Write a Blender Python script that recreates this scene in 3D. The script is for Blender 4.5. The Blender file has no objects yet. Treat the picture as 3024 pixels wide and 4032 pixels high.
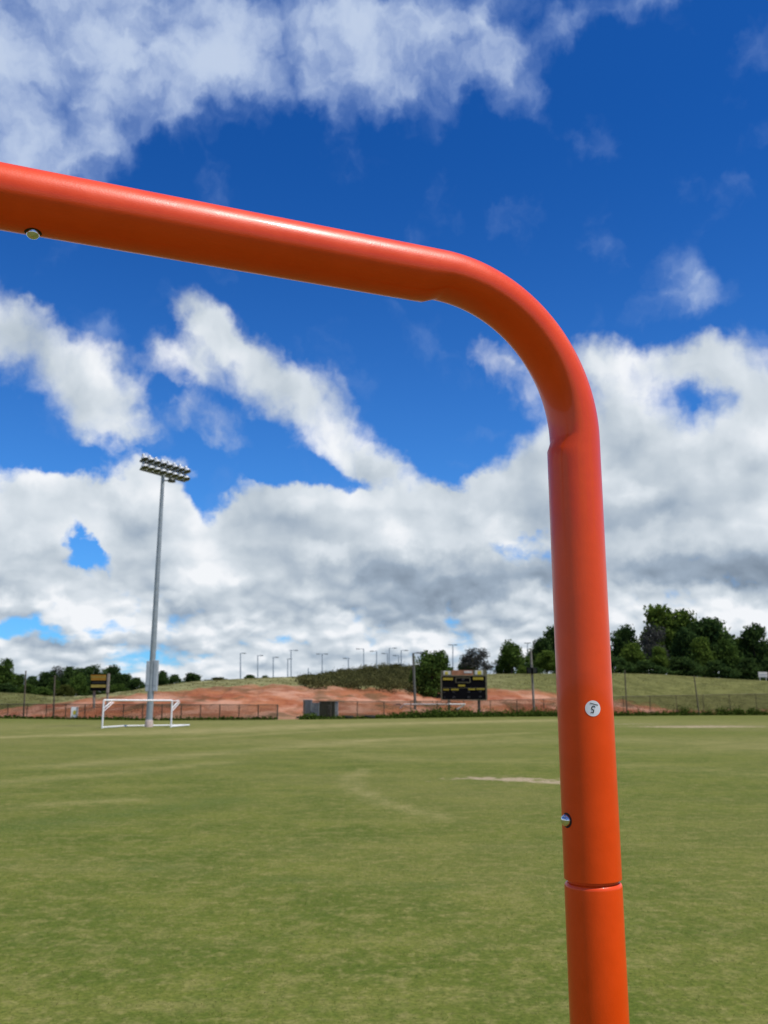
import bpy, bmesh, math, random
import numpy as np
from mathutils import Vector, Matrix
R = math.radians
random.seed(7); RNG = np.random.default_rng(11)
SC = bpy.context.scene
COL = SC.collection

# ------------------------------------------------------------------ camera
F = 3698.0                       # focal length of the photograph in its own pixels (3024 x 4032)
PITCH = math.atan(768.0 / F)
CZ = 1.433
CP, SP = math.cos(PITCH), math.sin(PITCH)
cd = bpy.data.cameras.new('camera'); cam = bpy.data.objects.new('camera', cd); COL.objects.link(cam)
cam.location = (0, 0, CZ); cam.rotation_euler = (math.pi / 2 + PITCH, 0, 0)
cd.sensor_fit = 'VERTICAL'; cd.sensor_height = 36.0; cd.lens = F / 4032.0 * 36.0
cd.clip_start = 0.02; cd.clip_end = 9000
cd.dof.use_dof = True; cd.dof.focus_distance = 0.80; cd.dof.aperture_fstop = cd.lens / 1.6
SC.camera = cam
SC.render.resolution_x = 768; SC.render.resolution_y = 1024
SC.view_settings.view_transform = 'Standard'; SC.view_settings.look = 'None'
SC.view_settings.exposure = 0; SC.view_settings.gamma = 1

def ray(px, py):
    a = (px - 1512) / F; b = (2016 - py) / F
    return a, CP - b * SP, SP + b * CP
def at(px, py, Y):               # world point seen at a photo pixel, Y metres in front
    x, y, z = ray(px, py)
    return Vector((x / y * Y, Y, CZ + z / y * Y))
def ground(px, py, z=0.0):
    x, y, zz = ray(px, py); t = (z - CZ) / zz
    return Vector((x * t, y * t, z))

# ------------------------------------------------------------------ sun
SUN = Vector((0.375, -0.213, 0.902)).normalized()
sl = bpy.data.lights.new('sun', 'SUN'); sl.energy = 4.8; sl.angle = R(0.53); sl.color = (1, 0.955, 0.89)
so = bpy.data.objects.new('sun', sl); COL.objects.link(so)
so.rotation_euler = SUN.to_track_quat('Z', 'Y').to_euler(); so.location = (0, 0, 60)

# ------------------------------------------------------------------ sky
W = bpy.data.worlds.new('World'); SC.world = W; W.use_nodes = True
NT = W.node_tree; NT.nodes.clear()
class G:                          # tiny node-graph helper
    def __init__(s, nt): s.nt = nt
    def n(s, t, **k):
        nd = s.nt.nodes.new(t)
        for a, v in k.items(): setattr(nd, a, v)
        return nd
    def put(s, sock, v):
        if v is None: return
        if isinstance(v, bpy.types.NodeSocket): s.nt.links.new(v, sock)
        else: sock.default_value = v
    def m(s, op, a, b=None, c=None, clamp=False):
        nd = s.n('ShaderNodeMath', operation=op, use_clamp=clamp)
        s.put(nd.inputs[0], a); s.put(nd.inputs[1], b); s.put(nd.inputs[2], c)
        return nd.outputs[0]
    def vm(s, op, a, b=None, sc=None):
        nd = s.n('ShaderNodeVectorMath', operation=op)
        s.put(nd.inputs[0], a); s.put(nd.inputs[1], b)
        if sc is not None: s.put(nd.inputs['Scale'], sc)
        return nd.outputs[0]
    def noise(s, v, scale, detail=4, rough=0.5, lac=2.0, col=False, w=None, dist=0.0, flat=False):
        nd = s.n('ShaderNodeTexNoise')
        if flat: nd.noise_dimensions = '2D'
        elif w is not None: nd.noise_dimensions = '4D'; nd.inputs['W'].default_value = w
        s.put(nd.inputs['Vector'], v); nd.inputs['Scale'].default_value = scale
        nd.inputs['Detail'].default_value = detail; nd.inputs['Roughness'].default_value = rough
        nd.inputs['Lacunarity'].default_value = lac; nd.inputs['Distortion'].default_value = dist
        return nd.outputs['Color'] if col else nd.outputs['Fac']
    def ss(s, v, lo, hi, a=0.0, b=1.0, lin=False):
        nd = s.n('ShaderNodeMapRange', interpolation_type='LINEAR' if lin else 'SMOOTHSTEP')
        s.put(nd.inputs['Value'], v)
        for k, q in (('From Min', lo), ('From Max', hi), ('To Min', a), ('To Max', b)): s.put(nd.inputs[k], q)
        return nd.outputs['Result']
    def mix(s, f, a, b, blend='MIX'):
        nd = s.n('ShaderNodeMix', data_type='RGBA', blend_type=blend)
        s.put(nd.inputs[0], f)
        s.put(nd.inputs[6], a if isinstance(a, bpy.types.NodeSocket) else (*a, 1))
        s.put(nd.inputs[7], b if isinstance(b, bpy.types.NodeSocket) else (*b, 1))
        return nd.outputs[2]
    def comb(s, x, y, z):
        nd = s.n('ShaderNodeCombineXYZ')
        for i, v in enumerate((x, y, z)): s.put(nd.inputs[i], v)
        return nd.outputs[0]

g = G(NT)
direction = g.n('ShaderNodeTexCoord').outputs['Generated']
sky = g.n('ShaderNodeTexSky', sky_type='NISHITA', sun_disc=False)
sky.sun_elevation = math.asin(SUN.z); sky.sun_rotation = math.atan2(SUN.x, SUN.y)
sky.altitude = 250; sky.air_density = 1.0; sky.dust_density = 0.3; sky.ozone_density = 2.0
sep = g.n('ShaderNodeSeparateXYZ'); g.put(sep.inputs[0], direction)
AZ = g.m('ARCTAN2', sep.outputs[0], sep.outputs[1])
EL = g.m('ARCSINE', sep.outputs[2])
Q0 = g.comb(AZ, EL, 0.0)
def azel(px, py):
    x, y, z = ray(px, py); return math.atan2(x, y), math.atan2(z, math.hypot(x, y))
# irregular edges: the cloud map is pushed about by two sizes of turbulence
w1 = g.vm('SUBTRACT', g.noise(Q0, 9, 3, 0.5, col=True, flat=True), (0.5, 0.5, 0.5))
w2 = g.vm('SUBTRACT', g.noise(Q0, 34, 4, 0.6, col=True, flat=True), (0.5, 0.5, 0.5))
Q = g.vm('ADD', Q0, g.vm('ADD', g.vm('SCALE', w1, sc=0.045), g.vm('SCALE', w2, sc=0.030)))
def field(blobs, vec, acc=0.0):
    for (px, py, rx, ry, rot, wt) in blobs:
        az, el = azel(px, py)
        mp = g.n('ShaderNodeMapping', vector_type='TEXTURE')
        g.put(mp.inputs[0], vec)
        mp.inputs[1].default_value = (az, el, 0); mp.inputs[2].default_value = (0, 0, R(-rot))
        k = F * 1.04
        mp.inputs[3].default_value = (rx * 1.72 / k, ry * 1.72 / k, 1)
        gr = g.n('ShaderNodeTexGradient', gradient_type='SPHERICAL'); g.put(gr.inputs[0], mp.outputs[0])
        acc = g.m('MULTIPLY_ADD', gr.outputs['Fac'], wt, acc)
    return acc
THIN = [(100,150,560,330,-10,1.5),(300,470,420,150,-24,1.2),(30,520,200,190,0,.9),(800,190,500,230,-14,1.15),
        (1330,150,350,190,0,.8),(1750,150,400,230,0,1.05),(1960,260,190,80,42,.7),(1250,290,170,60,60,.4),(1560,270,90,140,0,.3),
        (2380,30,300,80,-10,.7),(560,190,110,90,-30,-1.1),(2080,70,130,60,0,-.5),
        (2400,985,95,45,10,.6),(2700,1090,90,60,30,.45),(2660,1210,200,65,-12,.55),(2790,1190,80,50,-20,.25),(3015,1345,60,60,0,.6),
        (400,1270,120,60,20,.42),(1860,1722,110,28,0,.42),(1890,1830,130,40,10,.4),(2370,1265,40,35,0,.25),(560,1700,120,60,0,.4)]
THICK = [(170,1410,380,150,20,1.5),(430,1525,200,130,25,1.1),(20,1260,110,130,0,.6),(130,1210,70,32,-20,.6),(30,1330,90,90,0,.5),
         (820,1290,130,75,42,1.3),(960,1420,240,105,42,1.5),(1140,1560,230,110,38,1.1),(690,1420,140,62,35,1.2),(860,1560,190,90,25,.8),
         (800,1715,190,75,10,.72),(1270,1600,120,130,0,.9),(1250,1760,190,80,10,.55),(1440,1770,140,130,40,.95),(1560,1860,100,65,35,.7),(1330,1880,260,40,8,-.8),
         (2010,1430,180,80,15,1.15),(2010,1550,110,60,20,.5),
         (2500,1420,300,90,8,1.5),(2420,1570,230,160,0,1.2),(2800,1430,160,80,15,1.1),(2660,1780,460,190,0,1.6),(2600,2020,420,130,0,1.3),(2950,2000,220,160,0,1.0),(2990,1600,170,230,0,1.4),
         (2740,1620,120,80,10,-1.25),
         (50,2080,190,200,0,1.6),(470,1990,260,190,0,1.7),(640,2040,160,190,0,1.2),(1130,2090,300,170,0,1.6),(1000,2010,120,100,0,.4),
         (1180,1930,120,60,0,.5),(1420,2000,160,90,10,.6),(1700,2030,350,170,0,1.5),(1790,1950,150,90,0,.5),(2080,1900,230,130,-25,1.3),(2190,1780,120,90,0,.6),
         (790,1960,80,120,0,-1.3),(120,1760,330,50,12,-1.1),(640,1790,200,45,0,-.9),(640,1590,60,150,20,-.9),(330,1230,160,70,10,-.6),(1700,1600,170,200,30,-.7),(1750,1840,150,60,0,-.6),(480,1700,120,70,10,.5),(255,2150,80,60,15,-1.5),(350,2190,80,40,10,-1.3),(300,2230,110,40,0,-.7),(150,2480,220,36,0,-.9),(420,2420,60,120,20,-.35),
         (1170,2540,90,26,0,-.45),(790,2560,50,40,0,-.4)]
bank = g.ss(EL, azel(1512, 2290)[1], azel(1512, 2030)[1], 1.15, 0.0)
back = g.m('MULTIPLY', g.ss(g.m('ABSOLUTE', AZ), 0.46, 0.62), g.ss(g.noise(Q0, 2.6, 5, 0.55, flat=True), 0.47, 0.62))
back = g.m('MULTIPLY', back, 1.1)
thick = g.m('ADD', g.m('MAXIMUM', field(THICK, Q, bank), back), 0.0)
thin = field(THIN, Q, 0.0)
# billows: seen from the side they are wider than tall, finer and flatter towards the horizon
QB = g.comb(AZ, g.m('MULTIPLY', g.m('LOGARITHM', g.m('ADD', g.m('MAXIMUM', EL, 0.0), 0.12), math.e), 0.38), 0.0)
QBw = g.vm('ADD', QB, g.vm('ADD', g.vm('SCALE', w2, sc=0.014), g.vm('SCALE', w1, sc=0.02)))
def puffs(vec, scale, det, smooth=False):
    nd = g.n('ShaderNodeTexVoronoi', feature='SMOOTH_F1' if smooth else 'F1', voronoi_dimensions='2D'); nd.normalize = True
    g.put(nd.inputs['Vector'], vec); nd.inputs['Scale'].default_value = scale; nd.inputs['Detail'].default_value = det
    nd.inputs['Roughness'].default_value = 0.5
    if smooth: nd.inputs['Smoothness'].default_value = 0.6
    return g.m('SUBTRACT', 1.0, nd.outputs['Distance'])
def billow(vec, det):
    return g.m('ADD', g.m('MULTIPLY', puffs(vec, 13, det - 0.5, True), 0.55), g.m('MULTIPLY', g.noise(vec, 10, det + 2, 0.5, flat=True), 0.75))
low = g.ss(EL, R(11), R(4))
small = puffs(QBw, 27, 1.5)
N0 = g.m('ADD', billow(QBw, 2.0), g.m('MULTIPLY', low, g.m('MULTIPLY', g.m('SUBTRACT', small, 0.68), 0.45)))
NS = g.noise(QBw, 8, 2.5, 0.5, flat=True)
NS1 = g.noise(g.vm('ADD', QBw, (0.02, 0.035, 0)), 8, 2.5, 0.5, flat=True)
N1 = billow(g.vm('ADD', QBw, (0.007, 0.014, 0)), 2.0)
fine = g.noise(QBw, 60, 5, 0.6, flat=True)
gate = g.ss(thick, 0.0, 0.30)
dens = g.m('ADD', thick, g.m('MULTIPLY', g.m('MULTIPLY', g.m('SUBTRACT', N0, 0.79), 2.2), gate))
dens = g.m('ADD', dens, g.m('MULTIPLY', g.m('MULTIPLY', g.m('SUBTRACT', fine, 0.5), 0.6), gate))
soft = g.ss(EL, azel(1512, 2000)[1], azel(1512, 1650)[1])
aT = g.ss(dens, g.m('MULTIPLY_ADD', soft, -0.08, 0.24), g.m('MULTIPLY_ADD', soft, 0.75, 0.92))
wisp = g.noise(g.vm('MULTIPLY', Q, (1.0, 1.15, 1)), 13, 6, 0.52, flat=True)
thinc_ = g.m('MINIMUM', thin, 1.05)
dthin = g.m('ADD', thinc_, g.m('MULTIPLY', g.m('SUBTRACT', wisp, 0.5), 1.75))
at_ = g.m('MULTIPLY', g.ss(dthin, 0.10, 1.35), 0.90)
alpha = g.m('SUBTRACT', 1.0, g.m('MULTIPLY', g.m('SUBTRACT', 1.0, aT), g.m('SUBTRACT', 1.0, at_)))
# light and shade of the cumulus: tops towards the sun are bright, thick undersides grey
cell = g.m('SUBTRACT', puffs(QBw, 6.5, 1.0), puffs(g.vm('ADD', QBw, (0.012, 0.045, 0)), 6.5, 1.0))
relief = g.m('ADD', g.m('ADD', g.m('MULTIPLY', g.m('SUBTRACT', N0, N1), 1.2), g.m('MULTIPLY', g.m('SUBTRACT', NS, NS1), 1.2)), g.m('MULTIPLY', cell, 0.75))
SHADE = [(1450,2275,620,80,0,.6),(1900,2300,420,105,0,.75),(2700,2240,420,95,0,.7),(2900,2290,300,70,0,.25),(620,2090,260,70,0,.22),(120,2290,260,120,0,.3),
         (1000,2400,520,55,0,.25),(1700,2440,500,50,0,.3),(2600,2020,160,60,0,.3),(2500,1720,250,110,0,.3),(2650,1850,300,100,0,.25),
         (900,1560,260,70,30,.2),(1500,1850,130,60,30,.25),(150,1440,260,60,15,.05),(500,2520,300,50,0,.25),(1300,2610,500,50,0,.25),(2700,2500,400,60,0,.15),
         (1700,2100,260,60,0,-.25),(450,1890,260,80,0,-.3),(2560,1400,300,60,0,-.2),(2650,2130,300,50,0,-.25),(90,2080,110,50,0,-.25),(450,1860,200,45,0,-.15),(1150,1960,260,45,0,-.22),(1840,1975,160,40,0,-.2),(1990,2045,70,30,0,-.3),(1250,2180,110,40,0,-.3),(800,2280,130,40,0,-.25),(690,2385,110,32,0,-.38),(1310,2440,120,32,0,-.38),(930,2490,160,24,0,-.3),(1840,2412,130,28,0,-.4),(2160,2400,120,28,0,-.35),(2640,2360,200,30,0,-.35),(120,2370,110,30,0,-.35),(360,2480,100,30,0,-.35),(50,2500,80,26,0,-.3),(2480,1930,80,40,0,-.25),(2250,2480,150,24,0,-.25),(1050,2590,200,18,0,-.25),(1620,2540,160,20,0,-.25),(2900,2420,160,30,0,-.3),(420,2590,120,20,0,-.25)]
shd = field(SHADE, Q, 0.0)
depth_in = g.ss(dens, 0.7, 2.0)
lit = g.m('ADD', g.m('ADD', relief, 0.98), g.m('MULTIPLY', depth_in, -0.10))
lit = g.m('SUBTRACT', lit, g.m('MULTIPLY', shd, 0.95))
lit = g.m('ADD', lit, g.m('MULTIPLY', g.m('SUBTRACT', fine, 0.5), 0.13))
lit = g.m('SUBTRACT', lit, g.ss(EL, azel(1512, 2420)[1], azel(1512, 2720)[1], 0.0, 0.12))
lit = g.m('ADD', lit, g.m('MULTIPLY', low, g.m('MULTIPLY', g.m('SUBTRACT', small, puffs(g.vm('ADD', QBw, (0.004, 0.014, 0)), 27, 1.5)), 0.9)))
cr = g.n('ShaderNodeValToRGB'); g.put(cr.inputs[0], g.ss(lit, 0.0, 1.25, lin=True))
el_ = cr.color_ramp.elements
el_[0].position = 0.0; el_[0].color = (0.22, 0.28, 0.36, 1)
el_[1].position = 1.0; el_[1].color = (0.90, 0.925, 0.96, 1)
for p_, c_ in ((0.3, (0.34, 0.42, 0.52)), (0.6, (0.55, 0.62, 0.69)), (0.8, (0.70, 0.76, 0.82))):
    e_ = el_.new(p_); e_.color = (*c_, 1)
thinc = g.mix(g.ss(dthin, 0.4, 1.5), (0.25, 0.38, 0.70), (0.58, 0.68, 0.85))
cloudc = g.mix(g.m('DIVIDE', aT, g.m('MAXIMUM', g.m('ADD', aT, g.m('MULTIPLY', at_, g.m('SUBTRACT', 1.0, aT))), 0.001), clamp=True), thinc, cr.outputs[0])
tint = g.mix(g.ss(EL, 0.05, 0.62), (0.36, 0.90, 1.55), (0.085, 0.505, 1.17))
hsk = g.mix(1.0, sky.outputs[0], tint, 'MULTIPLY')
cl10 = g.vm('SCALE', cloudc, sc=10.0)
final = g.mix(alpha, hsk, cl10)
bg = g.n('ShaderNodeBackground'); g.put(bg.inputs[0], final); bg.inputs[1].default_value = 0.1
NT.links.new(bg.outputs[0], g.n('ShaderNodeOutputWorld').inputs[0])

# ------------------------------------------------------------------ materials
def mat(name, col, rough=0.6, metal=0.0, noise=0.12, nscale=8.0, bump=0.0, coat=0.0, coatr=0.1, spec=0.5, detail=4):
    m = bpy.data.materials.new(name); m.use_nodes = True
    h = G(m.node_tree); b = m.node_tree.nodes['Principled BSDF']
    tc = h.n('ShaderNodeTexCoord').outputs['Object']
    nz = h.noise(tc, nscale, detail, 0.6)
    lo = tuple(c * (1 - noise) for c in col); hi = tuple(min(1, c * (1 + noise)) for c in col)
    h.put(b.inputs['Base Color'], h.mix(h.ss(nz, 0.3, 0.7), lo, hi))
    b.inputs['Roughness'].default_value = rough; b.inputs['Metallic'].default_value = metal
    b.inputs['Coat Weight'].default_value = coat; b.inputs['Coat Roughness'].default_value = coatr
    b.inputs['Specular IOR Level'].default_value = spec
    if bump:
        bp = h.n('ShaderNodeBump'); bp.inputs['Strength'].default_value = bump; bp.inputs['Distance'].default_value = 0.02
        h.put(bp.inputs['Height'], nz); h.put(b.inputs['Normal'], bp.outputs[0])
    return m
M = {}
def orange_paint():
    m = bpy.data.materials.new('orange_enamel'); m.use_nodes = True
    h = G(m.node_tree); b = m.node_tree.nodes['Principled BSDF']
    tc = h.n('ShaderNodeTexCoord').outputs['Object']
    a = h.noise(tc, 40, 4, 0.6); f_ = h.noise(tc, 900, 2, 0.5)
    h.put(b.inputs['Base Color'], h.mix(h.ss(a, 0.35, 0.65), (0.78, 0.060, 0.0003), (0.83, 0.066, 0.0004)))
    h.put(b.inputs['Roughness'], h.ss(a, 0.3, 0.7, 0.34, 0.42))
    b.inputs['Specular IOR Level'].default_value = 0.26
    b.inputs['Coat Weight'].default_value = 0.32; b.inputs['Coat Roughness'].default_value = 0.06
    bp = h.n('ShaderNodeBump'); bp.inputs['Strength'].default_value = 0.10; bp.inputs['Distance'].default_value = 0.001
    h.put(bp.inputs['Height'], h.m('ADD', f_, h.m('MULTIPLY', h.noise(tc, 120, 2, 0.5), 0.8))); h.put(b.inputs['Normal'], bp.outputs[0])
    return m
M['orange'] = orange_paint()
M['chrome'] = mat('bright_steel', (0.62, 0.63, 0.64), 0.14, 1.0, 0.05, 300)
M['hole_shade'] = mat('dark_hole_shade', (0.018, 0.012, 0.010), 0.8, 0, 0.1, 50)  # near-black colour standing in for shade inside openings
M['sticker'] = mat('white_paper', (0.74, 0.74, 0.76), 0.55, 0, 0.03, 400)
M['ink'] = mat('black_ink', (0.012, 0.012, 0.015), 0.6, 0, 0.1, 200)
M['galv'] = mat('galvanised_steel', (0.30, 0.335, 0.35), 0.5, 0.35, 0.10, 3)
M['lampmetal'] = mat('pale_cast_metal', (0.50, 0.52, 0.53), 0.45, 0.3, 0.08, 4)
M['lampin'] = mat('dark_reflector', (0.06, 0.065, 0.05), 0.4, 0.2, 0.1, 4)
M['box'] = mat('grey_cabinet_paint', (0.36, 0.40, 0.43), 0.5, 0.1, 0.08, 3)
M['concrete'] = mat('pinkish_concrete', (0.47, 0.38, 0.33), 0.9, 0, 0.15, 6, 0.3)
M['white'] = mat('white_paint', (0.78, 0.78, 0.77), 0.45, 0, 0.05, 5)
M['dirtywhite'] = mat('weathered_white_paint', (0.66, 0.62, 0.57), 0.6, 0, 0.1, 5)
M['post'] = mat('rusty_fence_steel', (0.085, 0.068, 0.045), 0.7, 0.1, 0.2, 4)
M['wood'] = mat('grey_weathered_wood', (0.21, 0.195, 0.16), 0.85, 0, 0.2, 3)
M['steelpost'] = mat('dull_grey_steel', (0.11, 0.115, 0.095), 0.7, 0.1, 0.15, 3)
M['black'] = mat('black_panel', (0.005, 0.005, 0.006), 0.9, 0, 0.2, 3, spec=0.05)
M['frame'] = mat('tan_metal_frame', (0.13, 0.12, 0.075), 0.6, 0.1, 0.15, 2, spec=0.1)
M['yellow'] = mat('yellow_lettering', (0.34, 0.27, 0.035), 0.6, 0, 0.2, 6, spec=0.1)
M['gold'] = mat('gold_panel', (0.30, 0.165, 0.025), 0.55, 0, 0.15, 2, spec=0.1)
M['olive'] = mat('yellow_panel', (0.30, 0.25, 0.06), 0.55, 0, 0.15, 2, spec=0.1)
M['rustorange'] = mat('faded_orange_panel', (0.32, 0.15, 0.085), 0.6, 0, 0.25, 1.5, spec=0.1)
M['digit'] = mat('dim_digit_segments', (0.10, 0.10, 0.10), 0.5, 0, 0.1, 5, spec=0.1)
M['emblemwhite'] = mat('white_emblem_board', (0.50, 0.50, 0.47), 0.6, 0, 0.15, 1.5)
M['signyellow'] = mat('yellow_emblem', (0.50, 0.42, 0.03), 0.6, 0, 0.25, 4)
M['bingreen'] = mat('dark_green_cabinet', (0.014, 0.026, 0.025), 0.8, 0, 0.25, 1.5, spec=0.1)
M['corr'] = mat('weathered_grey_sheet', (0.24, 0.27, 0.30), 0.5, 0.3, 0.15, 2)
M['tyre'] = mat('black_rubber', (0.030, 0.033, 0.028), 0.95, 0, 0.25, 5, spec=0.05)
M['farpole'] = mat('haze_grey_pole', (0.30, 0.36, 0.43), 0.6, 0.2, 0.08, 0.5)  # bluish grey puts the distance haze into the pole colour
M['farlamp'] = mat('dark_lamp_bar', (0.15, 0.18, 0.21), 0.6, 0.1, 0.1, 0.5)
M['bark'] = mat('brown_bark', (0.075, 0.058, 0.042), 0.9, 0, 0.3, 5, 0.4)

def leaf_mat(name, dark, light, trans=0.35):
    m = bpy.data.materials.new(name); m.use_nodes = True
    nt = m.node_tree; h = G(nt); nt.nodes.remove(nt.nodes['Principled BSDF'])
    a = h.n('ShaderNodeAttribute', attribute_name='tone').outputs['Fac']
    oi = h.n('ShaderNodeObjectInfo').outputs['Random']
    c = h.mix(a, dark, light)
    c = h.mix(1.0, c, h.mix(oi, (0.86, 0.86, 0.86), (1.12, 1.12, 1.12)), 'MULTIPLY')
    d = h.n('ShaderNodeBsdfDiffuse'); t = h.n('ShaderNodeBsdfTranslucent'); x = h.n('ShaderNodeMixShader')
    h.put(d.inputs[0], c); h.put(t.inputs[0], c); x.inputs[0].default_value = trans
    nt.links.new(d.outputs[0], x.inputs[1]); nt.links.new(t.outputs[0], x.inputs[2])
    nt.links.new(x.outputs[0], nt.nodes['Material Output'].inputs[0])
    return m
LEAF = {'dark': leaf_mat('dark_green_leaves', (0.020, 0.044, 0.015), (0.085, 0.140, 0.036)),
        'mid': leaf_mat('mid_green_leaves', (0.032, 0.062, 0.014), (0.095, 0.150, 0.030)),
        'bright': leaf_mat('light_green_leaves', (0.058, 0.098, 0.016), (0.150, 0.215, 0.040)),
        'olive': leaf_mat('olive_leaves', (0.045, 0.055, 0.014), (0.110, 0.125, 0.030)),
        'grey': leaf_mat('grey_twigs_and_seed_heads', (0.055, 0.058, 0.050), (0.120, 0.118, 0.105), 0.2),
        'weed': leaf_mat('weed_leaves', (0.035, 0.060, 0.010), (0.085, 0.130, 0.022)),
        'scrub': leaf_mat('scrub_leaves', (0.044, 0.048, 0.017), (0.132, 0.126, 0.048))}

# ------------------------------------------------------------------ mesh helpers
class MB:
    def __init__(s): s.v = []; s.f = []; s.mi = []; s.sm = []
    def add(s, vs, fs, mi=0, smooth=False):
        o = len(s.v); s.v += [tuple(p) for p in vs]
        for f in fs: s.f.append([i + o for i in f]); s.mi.append(mi); s.sm.append(smooth)
        return s
    def box(s, c, size, rot=None, mi=0, bev=0.0):
        bm = bmesh.new(); bmesh.ops.create_cube(bm, size=1)
        bmesh.ops.scale(bm, vec=size, verts=bm.verts)
        if bev: bmesh.ops.bevel(bm, geom=bm.edges[:], offset=bev, segments=2, affect='EDGES', profile=0.5)
        m3 = rot if rot is not None else Matrix.Identity(3)
        bm.verts.index_update()
        s.add([m3 @ v.co + Vector(c) for v in bm.verts], [[v.index for v in f.verts] for f in bm.faces], mi); bm.free()
        return s
    def tube(s, pts, rad, seg=10, caps=True, mi=0, smooth=True):
        pts = [Vector(p) for p in pts]; n = len(pts)
        rads = rad if isinstance(rad, (list, tuple)) else [rad] * n
        rings = []; prev = None
        for i, p in enumerate(pts):
            t = (pts[min(i + 1, n - 1)] - pts[max(i - 1, 0)]).normalized()
            if prev is None:
                ref = Vector((0, 0, 1)) if abs(t.z) < 0.9 else Vector((1, 0, 0)); a = t.cross(ref).normalized()
            else: a = (prev - t * prev.dot(t)).normalized()
            prev = a; b = t.cross(a)
            rings.append([p + (a * math.cos(k * 2 * math.pi / seg) + b * math.sin(k * 2 * math.pi / seg)) * rads[i] for k in range(seg)])
        vs = [q for r_ in rings for q in r_]; fs = []
        for i in range(n - 1):
            for k in range(seg):
                fs.append([i * seg + k, i * seg + (k + 1) % seg, (i + 1) * seg + (k + 1) % seg, (i + 1) * seg + k])
        s.add(vs, fs, mi, smooth)
        if caps:
            s.add(rings[0], [list(range(seg))[::-1]], mi); s.add(rings[-1], [list(range(seg))], mi)
        return s
    def lathe(s, prof, seg=16, mat4=None, mi=0, smooth=True):     # profile of (radius, height) about z
        m4 = mat4 if mat4 is not None else Matrix.Identity(4)
        vs = []; fs = []
        for (r_, z) in prof:
            for k in range(seg):
                a = 2 * math.pi * k / seg; vs.append(m4 @ Vector((r_ * math.cos(a), r_ * math.sin(a), z)))
        for i in range(len(prof) - 1):
            for k in range(seg):
                fs.append([i * seg + k, i * seg + (k + 1) % seg, (i + 1) * seg + (k + 1) % seg, (i + 1) * seg + k])
        return s.add(vs, fs, mi, smooth)
    def build(s, name, mats, parent=None):
        me = bpy.data.meshes.new(name); me.from_pydata(s.v, [], s.f)
        for m_ in (mats if isinstance(mats, (list, tuple)) else [mats]): me.materials.append(m_)
        me.polygons.foreach_set('material_index', s.mi); me.polygons.foreach_set('use_smooth', s.sm)
        me.update()
        return link(name, me, parent)
def link(name, me, parent=None):
    o = bpy.data.objects.new(name, me); COL.objects.link(o)
    if parent is not None:
        o.parent = parent
        o.matrix_parent_inverse = parent.matrix_basis.inverted()     # meshes are written in world coordinates
    return o
def tag(o, label=None, cat=None, group=None, kind=None):
    if label: o['label'] = label
    if cat: o['category'] = cat
    if group: o['group'] = group
    if kind: o['kind'] = kind
    return o
def thing(name, loc, label, cat, group=None, rz=0.0):
    o = bpy.data.objects.new(name, None); COL.objects.link(o)
    o.location = loc; o.rotation_euler = (0, 0, rz); o.empty_display_size = 0.2
    return tag(o, label, cat, group)
def copy_tree(o, parent=None):
    c = o.copy(); COL.objects.link(c)
    if parent is not None: c.parent = parent
    for ch in list(o.children): copy_tree(ch, c)
    return c
def fast_mesh(name, V, faces_n, tone=None, mats=(), smooth=False):
    """V (N,3) vertices laid out face after face with faces_n corners each."""
    me = bpy.data.meshes.new(name); n = len(V); nf = n // faces_n
    me.vertices.add(n); me.vertices.foreach_set('co', np.asarray(V, np.float32).ravel())
    me.loops.add(n); me.loops.foreach_set('vertex_index', np.arange(n, dtype=np.int32))
    me.polygons.add(nf); me.polygons.foreach_set('loop_start', np.arange(0, n, faces_n, dtype=np.int32))
    if tone is not None:
        at_ = me.attributes.new('tone', 'FLOAT', 'POINT'); at_.data.foreach_set('value', np.asarray(tone, np.float32))
    for m_ in mats: me.materials.append(m_)
    me.update(calc_edges=True)
    return me
def leaf_quads(C, size, rng, flat=0.0):
    """one leaf-spray quad (folded by its random turn) per centre."""
    n = len(C)
    a = rng.normal(size=(n, 3)); a[:, 2] *= (1 - flat); a /= np.linalg.norm(a, axis=1)[:, None]
    t = rng.normal(size=(n, 3)); b = np.cross(a, t); b /= np.linalg.norm(b, axis=1)[:, None]
    sz = size * rng.uniform(0.55, 1.35, n)[:, None]
    u = a * sz; w = b * sz * rng.uniform(0.45, 0.8, n)[:, None]
    k = rng.uniform(-.25, .25, (n, 1))
    return np.stack([C - u, C + w + u * k, C + u, C - w + u * k], 1).reshape(-1, 3)

# ------------------------------------------------------------------ the field
def seg_dist(P, pts):
    d = np.full(len(P), 1e9)
    for a, b in zip(pts[:-1], pts[1:]):
        a = np.array(a[:2]); b = np.array(b[:2]); ab = b - a
        t = np.clip(((P - a) @ ab) / (ab @ ab), 0, 1)
        d = np.minimum(d, np.hypot(*(P - a - t[:, None] * ab).T))
    return d
def gp(*pp): return [ground(*p) for p in pp]
xs = np.concatenate([[-4000, -1500, -600, -250, -120], np.arange(-70, -12, 0.6), np.arange(-12, 12, 0.25), np.arange(12, 90.1, 0.6), [130, 260, 600, 1500, 4000]])
ys = np.concatenate([[-4000, -1200, -300, -80, -20], np.arange(-3, 24, 0.3), np.arange(24, 175.1, 0.6), [200, 260, 400, 800, 1600, 4000]])
X, Y = np.meshgrid(xs, ys); P = np.stack([X.ravel(), Y.ravel()], 1)
straw = np.zeros(len(P)); soil = np.zeros(len(P)); green = np.zeros(len(P))
def g_(d, w): return np.exp(-(d / w) ** 2)
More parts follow.
